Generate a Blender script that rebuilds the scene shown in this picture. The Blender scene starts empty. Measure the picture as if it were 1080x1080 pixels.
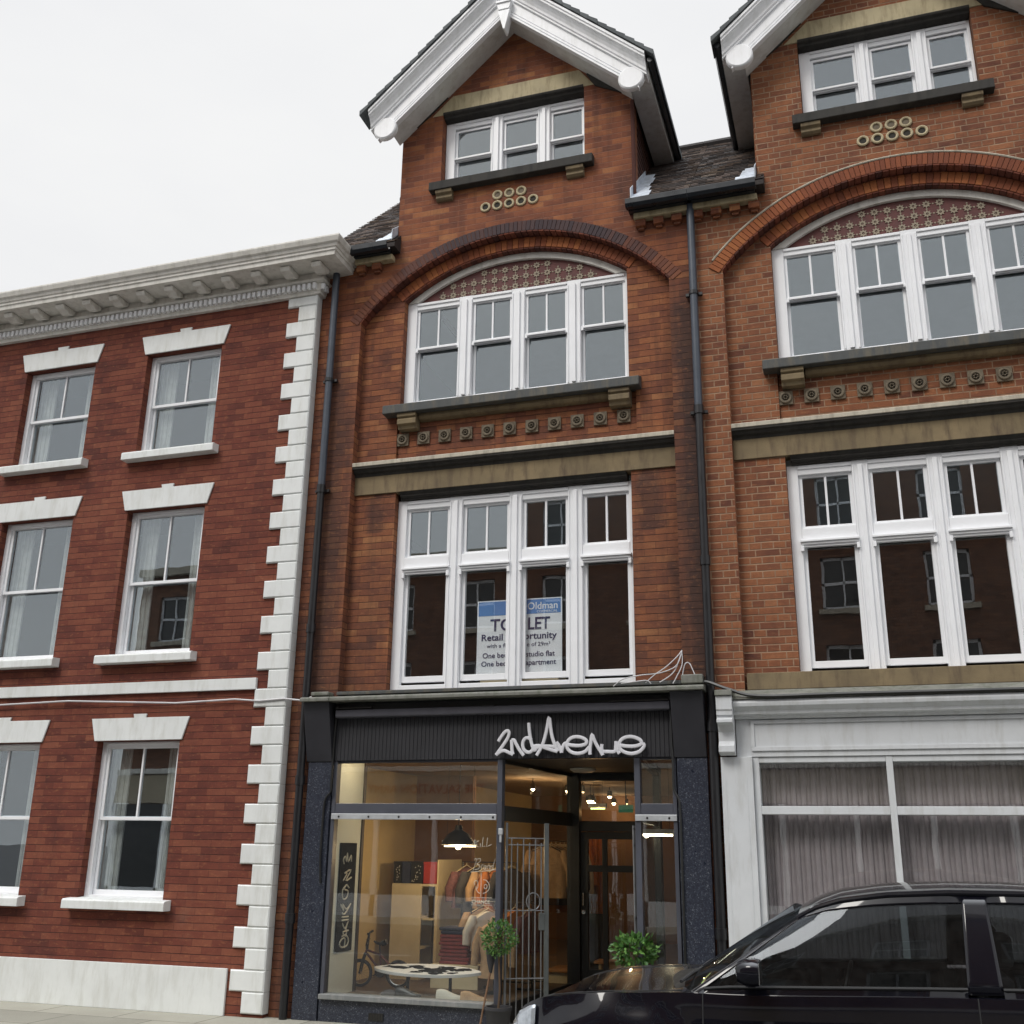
import bpy, bmesh, math, random
from mathutils import Vector, Matrix
from mathutils.geometry import tessellate_polygon
random.seed(7)
PI = math.pi
sc = bpy.context.scene
C = sc.collection
TH = 0.004

# ------------------------------------------------------------------ materials
def new_mat(name):
    m = bpy.data.materials.new(name); m.use_nodes = True
    nt = m.node_tree; nt.nodes.clear()
    out = nt.nodes.new('ShaderNodeOutputMaterial')
    return m, nt, out
def N(nt, typ, **kw):
    n = nt.nodes.new(typ)
    for k, v in kw.items():
        if k.startswith('i_'):
            n.inputs[k[2:].replace('_', ' ')].default_value = v
        else: setattr(n, k, v)
    return n
def L(nt, a, b): nt.links.new(a, b)
def mth(nt, op, a, b=None, clamp=False):
    n = nt.nodes.new('ShaderNodeMath'); n.operation = op; n.use_clamp = clamp
    for i, v in enumerate((a, b)):
        if v is None: continue
        if isinstance(v, (int, float)): n.inputs[i].default_value = v
        else: L(nt, v, n.inputs[i])
    return n.outputs[0]
def mixc(nt, fac, a, b, blend='MIX'):
    n = nt.nodes.new('ShaderNodeMix'); n.data_type = 'RGBA'; n.blend_type = blend
    for idx, v in ((0, fac), (6, a), (7, b)):
        if isinstance(v, (int, float)): n.inputs[idx].default_value = v
        elif isinstance(v, (tuple, list)): n.inputs[idx].default_value = tuple(v) + ((1,) if len(v) == 3 else ())
        else: L(nt, v, n.inputs[idx])
    return n.outputs[2]
def noise(nt, vec, scale, detail=4, rough=.55):
    n = N(nt, 'ShaderNodeTexNoise'); n.inputs['Scale'].default_value = scale
    n.inputs['Detail'].default_value = detail; n.inputs['Roughness'].default_value = rough
    if vec is not None: L(nt, vec, n.inputs['Vector'])
    return n.outputs['Fac']
def ramp(nt, fac, stops):
    r = N(nt, 'ShaderNodeValToRGB'); e = r.color_ramp.elements
    while len(e) < len(stops): e.new(.5)
    for el, (p, c) in zip(e, stops):
        el.position = p; el.color = tuple(c) + (1,) if len(c) == 3 else c
    L(nt, fac, r.inputs[0]); return r.outputs[0]
def principled(nt, out, **kw):
    b = N(nt, 'ShaderNodeBsdfPrincipled')
    for k, v in kw.items():
        b.inputs[k].default_value = v
    L(nt, b.outputs[0], out.inputs[0]); return b
def bump(nt, b, h, strength=.4, dist=.01):
    n = N(nt, 'ShaderNodeBump'); n.inputs['Strength'].default_value = strength
    n.inputs['Distance'].default_value = dist
    L(nt, h, n.inputs['Height']); L(nt, n.outputs[0], b.inputs['Normal'])
def objco(nt):
    return N(nt, 'ShaderNodeTexCoord').outputs['Object']
def scaled(nt, vec, s):
    m = N(nt, 'ShaderNodeMapping'); m.inputs['Scale'].default_value = s
    L(nt, vec, m.inputs[0]); return m.outputs[0]

def plain(name, col, rough=.6, var=.15, nscale=6, metal=0, bmp=.0, coat=0, spec=.5, dirt=None, fine=60):
    """painted / stone / cloth surface with colour mottling and fine relief"""
    m, nt, out = new_mat(name); co = objco(nt)
    b = principled(nt, out, Roughness=rough, Metallic=metal)
    b.inputs['Specular IOR Level'].default_value = spec
    if coat: b.inputs['Coat Weight'].default_value = coat; b.inputs['Coat Roughness'].default_value = .04
    n1 = noise(nt, co, nscale, 5, .6)
    lo = tuple(c * (1 - var) for c in col); hi = tuple(min(1, c * (1 + var)) for c in col)
    c = ramp(nt, n1, [(.3, lo), (.7, hi)])
    if dirt:
        n2 = noise(nt, scaled(nt, co, (3, 3, .6)), 4, 6, .65)
        f = ramp(nt, n2, [(.48, (0, 0, 0)), (.72, (1, 1, 1))])
        c = mixc(nt, f, c, dirt)
    L(nt, c, b.inputs['Base Color'])
    r = mth(nt, 'MULTIPLY_ADD', n1, .25); nt.nodes[-1].inputs[2].default_value = max(.0, rough - .12)
    L(nt, r, b.inputs['Roughness'])
    if bmp: bump(nt, b, noise(nt, co, fine, 4, .7), bmp, .004)
    return m

def wallvec(nt):
    """(u, z) in metres on any wall: u is x on faces looking along y, y on faces looking along x"""
    co = objco(nt); g = N(nt, 'ShaderNodeNewGeometry')
    sp = N(nt, 'ShaderNodeSeparateXYZ'); L(nt, co, sp.inputs[0])
    sn = N(nt, 'ShaderNodeSeparateXYZ'); L(nt, g.outputs['True Normal'], sn.inputs[0])
    fx = mth(nt, 'GREATER_THAN', mth(nt, 'ABSOLUTE', sn.outputs[0]), .6)
    fz = mth(nt, 'GREATER_THAN', mth(nt, 'ABSOLUTE', sn.outputs[2]), .6)
    def lerp(f, a, b): return mth(nt, 'ADD', mth(nt, 'MULTIPLY', a, mth(nt, 'SUBTRACT', 1.0, f)), mth(nt, 'MULTIPLY', b, f))
    u = lerp(fx, sp.outputs[0], sp.outputs[1]); v = lerp(fz, sp.outputs[2], sp.outputs[1])
    cb = N(nt, 'ShaderNodeCombineXYZ'); L(nt, u, cb.inputs[0]); L(nt, v, cb.inputs[1])
    return co, cb.outputs[0]

def N_x(nt, co, k):
    q = N(nt, 'ShaderNodeSeparateXYZ'); L(nt, co, q.inputs[0]); return q.outputs[k]
def brick_mat(name, stops, mortar, msize=.0045, light_above=None, row=.0722, width=.228, soot=.5, head=.30, bed=.9, seed=0, sq=(1.0, 2), contrast=.50, grime=None):
    m, nt, out = new_mat(name); co, uv = wallvec(nt)
    b = principled(nt, out, Roughness=.88); b.inputs['Specular IOR Level'].default_value = .25
    # slightly wandering joints
    nz = N(nt, 'ShaderNodeTexNoise'); nz.inputs['Scale'].default_value = 5; L(nt, co, nz.inputs['Vector'])
    off = N(nt, 'ShaderNodeVectorMath', operation='MULTIPLY_ADD')
    L(nt, nz.outputs['Color'], off.inputs[0]); off.inputs[1].default_value = (.012, .009, 0); L(nt, uv, off.inputs[2])
    mp = N(nt, 'ShaderNodeMapping'); mp.inputs['Location'].default_value = (seed * .37 + .03, seed * .11, 0)
    L(nt, off.outputs[0], mp.inputs[0])
    def bt(c1, c2, mo, ms):
        t = N(nt, 'ShaderNodeTexBrick', offset=.5, offset_frequency=2, squash=sq[0], squash_frequency=sq[1])
        L(nt, mp.outputs[0], t.inputs['Vector'])
        t.inputs['Color1'].default_value = c1; t.inputs['Color2'].default_value = c2; t.inputs['Mortar'].default_value = mo
        t.inputs['Scale'].default_value = 1; t.inputs['Mortar Size'].default_value = ms
        t.inputs['Mortar Smooth'].default_value = .25; t.inputs['Bias'].default_value = 0
        t.inputs['Brick Width'].default_value = width; t.inputs['Row Height'].default_value = row
        return t
    t = bt((0, 0, 0, 1), (1, 1, 1, 1), (.5, .5, .5, 1), msize)
    tint = t.outputs['Color']
    big = noise(nt, co, .9, 5, .6); mid = noise(nt, scaled(nt, co, (1, 1, 2.2)), 3.2, 4, .6)
    v = mth(nt, 'ADD', mth(nt, 'MULTIPLY', tint, contrast), mth(nt, 'MULTIPLY', mth(nt, 'SUBTRACT', mth(nt, 'ADD', big, mid), .55 - (.55 - contrast)), .75), True)
    bc = ramp(nt, v, stops)
    fn = noise(nt, co, 55, 5, .7)
    bc = mixc(nt, mth(nt, 'MULTIPLY', fn, .55), bc, (.05, .03, .022))
    # soot and rain streaks
    st = noise(nt, scaled(nt, co, (5, 5, .35)), 1.6, 6, .6)
    sf = ramp(nt, st, [(.50, (0, 0, 0)), (.78, (1, 1, 1))])
    bc = mixc(nt, mth(nt, 'MULTIPLY', sf, soot), bc, (.035, .024, .024))
    if grime:
        sz = N(nt, 'ShaderNodeSeparateXYZ'); L(nt, co, sz.inputs[0])
        gh_ = N(nt, 'ShaderNodeMapRange'); gh_.inputs[1].default_value = grime[1]; gh_.inputs[2].default_value = grime[0]
        L(nt, mth(nt, 'ADD', sz.outputs[2], mth(nt, 'MULTIPLY', noise(nt, co, 1.3, 5, .65), 3.0)), gh_.inputs[0])
        pat = ramp(nt, noise(nt, scaled(nt, co, (1.6, 1.6, .8)), 2.1, 6, .65), [(.38, (.25, .25, .25)), (.66, (1, 1, 1))])
        bc = mixc(nt, mth(nt, 'MULTIPLY', mth(nt, 'MULTIPLY', gh_.outputs[0], pat), grime[2]), bc, (.052, .034, .028))
        # soot that has run down beside the pipes and from the sill ends
        for (cx_, wd_, z0_, z1_, am) in ((2.02, .34, 2.6, 7.9, .85), (-2.0, .26, 2.6, 7.6, .6), (1.52, .16, 4.6, 6.2, .6), (-1.5, .14, 4.8, 6.2, .55), (0, 1.6, 2.7, 3.5, .5), (1.38, .2, 8.2, 9.3, .55), (-1.3, .16, 8.0, 9.0, .5)):
            a_ = N(nt, 'ShaderNodeMapRange'); a_.inputs[1].default_value = wd_; a_.inputs[2].default_value = wd_ * .2
            L(nt, mth(nt, 'ADD', mth(nt, 'ABSOLUTE', mth(nt, 'SUBTRACT', N_x(nt, co, 0), cx_)), mth(nt, 'MULTIPLY', mth(nt, 'SUBTRACT', noise(nt, scaled(nt, co, (2, 2, .7)), 2.5, 6, .7), .5), .5)), a_.inputs[0])
            b_ = mth(nt, 'MULTIPLY', mth(nt, 'GREATER_THAN', N_x(nt, co, 2), z0_), 1.0)
            e_ = N(nt, 'ShaderNodeMapRange'); e_.inputs[1].default_value = z1_; e_.inputs[2].default_value = z1_ - .6
            L(nt, mth(nt, 'ADD', N_x(nt, co, 2), mth(nt, 'MULTIPLY', noise(nt, co, 4, 3), .8)), e_.inputs[0])
            bc = mixc(nt, mth(nt, 'MULTIPLY', mth(nt, 'MULTIPLY', mth(nt, 'MULTIPLY', a_.outputs[0], b_), e_.outputs[0]), am), bc, (.040, .028, .026))
    # pale lime bloom
    bl = ramp(nt, noise(nt, co, 1.7, 6, .7), [(.62, (0, 0, 0)), (.80, (1, 1, 1))])
    bc = mixc(nt, mth(nt, 'MULTIPLY', bl, .28), bc, (.30, .19, .13))
    mc = mixc(nt, ramp(nt, noise(nt, co, 2.3, 4), [(.4, (0, 0, 0)), (.65, (1, 1, 1))]), mortar, tuple(x * .55 for x in mortar))
    if light_above:
        sp = N(nt, 'ShaderNodeSeparateXYZ'); L(nt, co, sp.inputs[0])
        h = mth(nt, 'ADD', sp.outputs[2], mth(nt, 'MULTIPLY', big, .8))
        fz = N(nt, 'ShaderNodeMapRange'); fz.inputs[1].default_value = light_above[0]; fz.inputs[2].default_value = light_above[0] + .15
        L(nt, h, fz.inputs[0]); mc = mixc(nt, fz.outputs[0], mc, light_above[1])
    # bed joints read stronger than head joints; both come and go with wear
    sw = N(nt, 'ShaderNodeSeparateXYZ'); L(nt, mp.outputs[0], sw.inputs[0])
    fr = mth(nt, 'FRACT', mth(nt, 'DIVIDE', sw.outputs[1], row))
    dd = mth(nt, 'SUBTRACT', .5, mth(nt, 'ABSOLUTE', mth(nt, 'SUBTRACT', fr, .5)))
    bm_ = N(nt, 'ShaderNodeMapRange'); bm_.inputs[1].default_value = msize / row * 1.25; bm_.inputs[2].default_value = msize / row * .6
    L(nt, dd, bm_.inputs[0])
    wear = mth(nt, 'MULTIPLY_ADD', noise(nt, scaled(nt, co, (1, 1, 3)), 7, 4, .7), 1.3, False); nt.nodes[-1].inputs[2].default_value = .15
    wear = [n for n in nt.nodes if n.type == 'MATH' and n.operation == 'MULTIPLY_ADD'][-1]; wear.inputs[2].default_value = .25; wear.use_clamp = True
    msk = mth(nt, 'MAXIMUM', mth(nt, 'MULTIPLY', bm_.outputs[0], bed), mth(nt, 'MULTIPLY', t.outputs['Fac'], head))
    msk = mth(nt, 'MULTIPLY', msk, wear.outputs[0], True)
    # streaky colour inside the courses
    stq = noise(nt, scaled(nt, co, (3.5, 3.5, 9)), 3.0, 4, .7)
    bc = mixc(nt, ramp(nt, stq, [(.55, (0, 0, 0)), (.75, (.4, .4, .4))]), bc, (.44, .19, .085))
    bc = mixc(nt, ramp(nt, stq, [(.26, (.4, .4, .4)), (.42, (0, 0, 0))]), bc, (.10, .045, .034))
    col = mixc(nt, msk, bc, mc)
    L(nt, col, b.inputs['Base Color'])
    hgt = mth(nt, 'ADD', mth(nt, 'MULTIPLY', msk, -1.0), mth(nt, 'ADD', mth(nt, 'MULTIPLY', fn, .45), mth(nt, 'MULTIPLY', tint, .35)))
    bump(nt, b, hgt, .8, .007)
    return m

def tint_mat(name, stops, rough=.85, soot=.4, bmp=.5):
    """pieces (voussoirs, roof tiles) coloured one by one through the mesh's 'tint' attribute"""
    m, nt, out = new_mat(name); co = objco(nt)
    b = principled(nt, out, Roughness=rough); b.inputs['Specular IOR Level'].default_value = .3
    a = N(nt, 'ShaderNodeAttribute', attribute_name='tint')
    c = ramp(nt, mth(nt, 'ADD', mth(nt, 'MULTIPLY', a.outputs['Fac'], .75), mth(nt, 'MULTIPLY', noise(nt, co, 2, 4), .3), True), stops)
    fn = noise(nt, co, 50, 5, .7)
    c = mixc(nt, mth(nt, 'MULTIPLY', fn, soot), c, (.03, .025, .025))
    L(nt, c, b.inputs['Base Color']); bump(nt, b, fn, bmp, .005)
    return m

def glass_mat(name, tint=(1, 1, 1), boost=1.0, dirt=.03, gc=(1, 1, 1)):
    m, nt, out = new_mat(name); g = N(nt, 'ShaderNodeNewGeometry')
    d = N(nt, 'ShaderNodeVectorMath', operation='DOT_PRODUCT')
    # old glass is never quite flat
    co = objco(nt)
    nb = N(nt, 'ShaderNodeBump'); nb.inputs['Strength'].default_value = .025; nb.inputs['Distance'].default_value = .02
    L(nt, noise(nt, co, 2.2, 2, .4), nb.inputs['Height'])
    L(nt, g.outputs['Normal'], d.inputs[0]); L(nt, g.outputs['Incoming'], d.inputs[1])
    c = mth(nt, 'ABSOLUTE', d.outputs['Value'])
    f = mth(nt, 'ADD', mth(nt, 'MULTIPLY', mth(nt, 'POWER', mth(nt, 'SUBTRACT', 1.0, c, True), 5.0), .92), .045 * boost, True)
    tr = N(nt, 'ShaderNodeBsdfTransparent'); tr.inputs[0].default_value = tuple(tint) + (1,)
    gl = N(nt, 'ShaderNodeBsdfGlossy'); gl.inputs['Roughness'].default_value = .0; gl.inputs[0].default_value = tuple(gc) + (1,)
    L(nt, nb.outputs[0], gl.inputs['Normal'])
    mx = N(nt, 'ShaderNodeMixShader'); L(nt, f, mx.inputs[0]); L(nt, tr.outputs[0], mx.inputs[1]); L(nt, gl.outputs[0], mx.inputs[2])
    df = N(nt, 'ShaderNodeBsdfDiffuse'); df.inputs[0].default_value = (.5, .5, .48, 1)
    m2 = N(nt, 'ShaderNodeMixShader'); m2.inputs[0].default_value = dirt
    dn = ramp(nt, noise(nt, co, 22, 6, .7), [(.35, (dirt * .3,) * 3), (.8, (dirt * 1.2,) * 3)])
    L(nt, dn, m2.inputs[0])
    L(nt, mx.outputs[0], m2.inputs[1]); L(nt, df.outputs[0], m2.inputs[2]); L(nt, m2.outputs[0], out.inputs[0])
    return m
def emit_mat(name, col, s):
    m, nt, out = new_mat(name); e = N(nt, 'ShaderNodeEmission')
    e.inputs[0].default_value = tuple(col) + (1,); e.inputs[1].default_value = s
    L(nt, e.outputs[0], out.inputs[0]); return m
def granite_mat(name):
    m, nt, out = new_mat(name); co = objco(nt)
    b = principled(nt, out, Roughness=.28)
    v = N(nt, 'ShaderNodeTexVoronoi'); v.inputs['Scale'].default_value = 130; L(nt, co, v.inputs['Vector'])
    sp = N(nt, 'ShaderNodeSeparateColor'); L(nt, v.outputs['Color'], sp.inputs[0])
    c = ramp(nt, sp.outputs[0], [(0, (.010, .011, .017)), (.45, (.026, .030, .044)), (.78, (.048, .055, .075)), (.94, (.10, .115, .14)), (1, (.26, .28, .31))])
    c = mixc(nt, noise(nt, co, 9, 5, .7), c, (.02, .024, .04))
    L(nt, c, b.inputs['Base Color'])
    L(nt, mth(nt, 'ADD', mth(nt, 'MULTIPLY', noise(nt, co, 14, 4), .3), .18), b.inputs['Roughness'])
    return m

R1 = (.065, .030, .028); R2 = (.150, .056, .036); R3 = (.250, .084, .045); R4 = (.350, .124, .054); R5 = (.46, .20, .085)
M = {}
M['brick'] = brick_mat('red_brick', [(.05, R1), (.28, R2), (.52, R3), (.78, R4), (1.0, R5)], (.040, .023, .019), .0036, (8.05, (.24, .13, .095)), soot=.6, grime=(4.2, 9.4, .6))
M['brick_side'] = brick_mat('red_brick_pale_joint', [(.05, R1), (.28, (.13, .045, .03)), (.5, (.23, .085, .045)), (.75, (.32, .12, .055)), (.95, (.40, .17, .08))], (.36, .255, .17), .0062, None, soot=.35, seed=3, sq=(.5, 2), contrast=.45, row=.0705, head=.75, bed=.85)
M['brick_left'] = brick_mat('crimson_brick', [(.05, (.06, .018, .016)), (.3, (.13, .034, .026)), (.55, (.20, .052, .034)), (.9, (.27, .085, .05))], (.05, .022, .018), .0035, None, soot=.25, seed=5)
M['brick_far'] = brick_mat('far_brick', [(.05, (.08, .045, .035)), (.3, (.14, .07, .05)), (.6, (.21, .10, .065)), (.95, (.29, .14, .085))], (.12, .08, .06), .006, None, soot=.12, seed=8)
M['vous_dark'] = tint_mat('dark_voussoir_brick', [(.05, (.045, .036, .044)), (.4, (.085, .052, .052)), (.7, (.17, .065, .042)), (1, (.27, .10, .05))])
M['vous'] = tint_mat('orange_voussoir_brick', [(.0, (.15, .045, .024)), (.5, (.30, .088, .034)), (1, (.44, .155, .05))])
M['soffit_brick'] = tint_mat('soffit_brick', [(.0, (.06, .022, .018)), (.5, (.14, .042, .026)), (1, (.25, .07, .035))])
M['mortar'] = plain('mortar', (.045, .03, .024), .95, .3, 20, bmp=.4)
M['white'] = plain('white_gloss_paint', (.84, .85, .87), .35, .03, 3, bmp=.05, spec=.4)
M['white_old'] = plain('weathered_white_paint', (.86, .87, .89), .42, .03, 4, bmp=.12, dirt=(.74, .75, .75), spec=.4)
M['cream'] = plain('cream_stone_paint', (.72, .70, .65), .6, .08, 5, bmp=.2, dirt=(.54, .52, .47))
M['grey_soffit'] = plain('grey_soffit_paint', (.66, .66, .64), .6, .10, 5, bmp=.2, dirt=(.52, .50, .46))
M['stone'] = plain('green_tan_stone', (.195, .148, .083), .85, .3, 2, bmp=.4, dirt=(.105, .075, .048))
M['stone_pale'] = plain('pale_buff_stone', (.44, .375, .235), .8, .15, 3, bmp=.3, dirt=(.24, .19, .11))
M['stone_dark'] = plain('near_black_stone', (.035, .032, .028), .85, .3, 6, bmp=.4, dirt=(.016, .016, .014))
M['slate_sill'] = plain('slate_sill_stone', (.06, .064, .064), .7, .25, 6, bmp=.35, dirt=(.12, .105, .075))
M['string'] = plain('string_course_stone', (.46, .42, .34), .8, .12, 6, bmp=.3, dirt=(.25, .22, .17))
M['rosette'] = plain('grey_green_terracotta', (.165, .135, .095), .85, .2, 18, bmp=.4, dirt=(.11, .085, .06))
M['buff_ring'] = plain('buff_terracotta', (.46, .39, .25), .8, .12, 12, bmp=.25)
M['void'] = plain('dark_hollow', (.03, .027, .022), .9, .2)
M['tymp'] = plain('red_brown_tile', (.11, .035, .032), .7, .25, 12, bmp=.2)
M['star'] = plain('cream_tile_flower', (.30, .25, .185), .7, .12, 20, bmp=.2)
M['pipe'] = plain('blue_grey_pipe_paint', (.052, .064, .085), .35, .15, 8, bmp=.1)
M['pipe_black'] = plain('black_pipe_paint', (.010, .010, .012), .35, .2, 8, bmp=.1)
M['gutter'] = plain('black_gutter_paint', (.012, .015, .02), .3, .2, 8)
M['lead'] = plain('lead_flashing', (.52, .57, .64), .5, .15, 8, bmp=.3, dirt=(.30, .33, .36))
M['lead_moss'] = plain('mossy_lead', (.165, .165, .145), .7, .25, 8, bmp=.4, dirt=(.09, .10, .07))
M['tile'] = tint_mat('roof_tile', [(.0, (.018, .016, .016)), (.45, (.055, .043, .038)), (.8, (.10, .068, .052)), (1, (.16, .12, .085))], .8, .35)
M['tile_edge'] = tint_mat('verge_tile', [(.0, (.08, .09, .095)), (1, (.14, .155, .16))], .8, .3)
M['tile_hung'] = tint_mat('hung_tile', [(.0, (.05, .022, .018)), (1, (.13, .05, .035))], .85, .4)
M['fascia'] = plain('charcoal_fascia_paint', (.017, .017, .021), .55, .15, 4, bmp=.12)
M['block'] = plain('charcoal_block_paint', (.026, .026, .032), .5, .15, 4, bmp=.12)
M['frame'] = plain('slate_grey_frame_paint', (.066, .070, .088), .4, .12, 4, bmp=.08)
M['frame_dark'] = plain('dark_frame_paint', (.016, .017, .018), .45, .2, 4, bmp=.08)
M['alu'] = plain('dull_aluminium', (.50, .52, .54), .38, .1, 9, metal=.35, bmp=.08)
M['gatemetal'] = plain('grey_gate_paint', (.17, .175, .18), .45, .2, 9, metal=.2)
M['gatemetal_dark'] = plain('grey_gate_post_paint', (.10, .11, .11), .45, .2, 9, metal=.2)
M['granite'] = granite_mat('blue_black_granite')
M['glass'] = glass_mat('window_glass', (.93, .95, .94), 1.1)
M['glass_up'] = glass_mat('upper_window_glass', (.90, .94, .96), 3.2, .012, (.90, .96, 1.0))
M['glass_clear'] = glass_mat('clear_window_glass', (.97, .98, .98), 2.2, .010)
M['glass_shop'] = glass_mat('shop_window_glass', (.96, .98, .975), 1.4, .022)
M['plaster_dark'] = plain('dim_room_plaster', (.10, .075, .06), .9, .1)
M['ceiling_dim'] = plain('dim_room_ceiling', (.50, .50, .48), .9, .06)
M['wall_tan'] = plain('tan_shop_wall', (.66, .50, .25), .85, .08, 2, bmp=.05)
M['wall_brown'] = plain('brown_shop_wall', (.22, .115, .055), .85, .2, 2)
M['wall_white'] = plain('pale_display_panel', (.62, .65, .60), .7, .04, 2)
M['shop_floor'] = plain('dark_shop_floor', (.10, .065, .042), .5, .25, 5)
M['shop_ceiling'] = plain('shop_ceiling_paint', (.34, .24, .16), .85, .08)
M['wood_pale'] = plain('birch_shelf', (.68, .58, .38), .55, .08, 5)
M['black'] = plain('black_plastic', (.012, .012, .012), .4, .2)
M['rubber'] = plain('black_rubber', (.02, .02, .02), .8, .2)
M['red'] = plain('red_cloth', (.26, .045, .04), .85, .25, 15)
M['redbox'] = plain('red_box_card', (.38, .03, .022), .6, .12)
M['navy'] = plain('navy_cloth', (.035, .04, .075), .9, .2, 15)
M['charcoal_cloth'] = plain('charcoal_cloth', (.045, .042, .045), .9, .25, 15)
M['tan_cloth'] = plain('tan_cloth', (.42, .27, .15), .9, .25, 12)
M['white_cloth'] = plain('white_cloth', (.60, .56, .50), .9, .15, 12)
M['orange_cloth'] = plain('rust_orange_cloth', (.42, .14, .035), .9, .25, 12)
M['check_cloth'] = plain('plum_cloth', (.13, .055, .06), .9, .4, 30)
M['maroon_metal'] = plain('maroon_frame_paint', (.10, .018, .018), .3, .15)
M['chrome'] = plain('chrome', (.55, .55, .55), .2, .05, metal=1)
M['sticker'] = plain('white_vinyl', (.55, .52, .44), .6, .05)
M['board_white'] = plain('board_white', (.90, .93, .97), .5, .03)
M['board_blue'] = plain('board_blue', (.10, .26, .60), .5, .05)
M['ink'] = plain('navy_ink', (.018, .022, .10), .5, .05)
M['leaf'] = plain('boxwood_leaf', (.040, .115, .018), .5, .45, 30)
M['leaf2'] = plain('young_boxwood_leaf', (.10, .22, .04), .5, .35, 30)
M['bark'] = plain('thin_stem_bark', (.09, .055, .03), .8, .2)
M['pot'] = plain('dark_planter', (.03, .03, .034), .6, .2)
M['sign_white'] = plain('brushed_white_letter', (.66, .66, .70), .4, .06)
M['cable_w'] = plain('white_cable', (.55, .54, .55), .5, .1)
M['paving'] = None
M['bulb'] = emit_mat('lit_bulb', (1.0, .80, .45), 28)
M['tube'] = emit_mat('lit_tube', (1.0, .88, .62), 9)
M['spot_on'] = emit_mat('lit_spot', (1.0, .72, .38), 20)
M['exit_green'] = emit_mat('dim_green_sign', (.10, .30, .16), .22)
M['lamp_opal'] = plain('opal_lamp_glass', (.60, .58, .50), .4, .05)
M['amber'] = plain('amber_curtain', (.34, .10, .02), .8, .2, 20)

def tag(o, label=None, cat=None, group=None, kind=None):
    if label: o['label'] = label
    if cat: o['category'] = cat
    if group: o['group'] = group
    if kind: o['kind'] = kind
    return o
def thing(name, loc, label, cat, group=None, rotz=0):
    o = bpy.data.objects.new(name, None); C.objects.link(o); o.empty_display_size = .1
    o.location = loc; o.rotation_euler = (0, 0, rotz)
    o['_base'] = list(loc)
    return tag(o, label, cat, group)
def dup(root, delta=None, loc=None, rotz=None, label=None, group=None):
    """copy a thing with its parts and sub-parts"""
    def cp(o, par):
        c = o.copy(); C.objects.link(c); c.parent = par
        if par is not None: c.matrix_parent_inverse = o.matrix_parent_inverse.copy()
        for ch in [x for x in bpy.data.objects if x.parent is o]: cp(ch, c)
        return c
    r = cp(root, None)
    if loc is not None: r.location = loc
    if delta is not None: r.location = Vector(root.location) + Vector(delta)
    if rotz is not None: r.rotation_euler = (0, 0, rotz)
    if label: r['label'] = label
    if group: r['group'] = group
    return r

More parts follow.
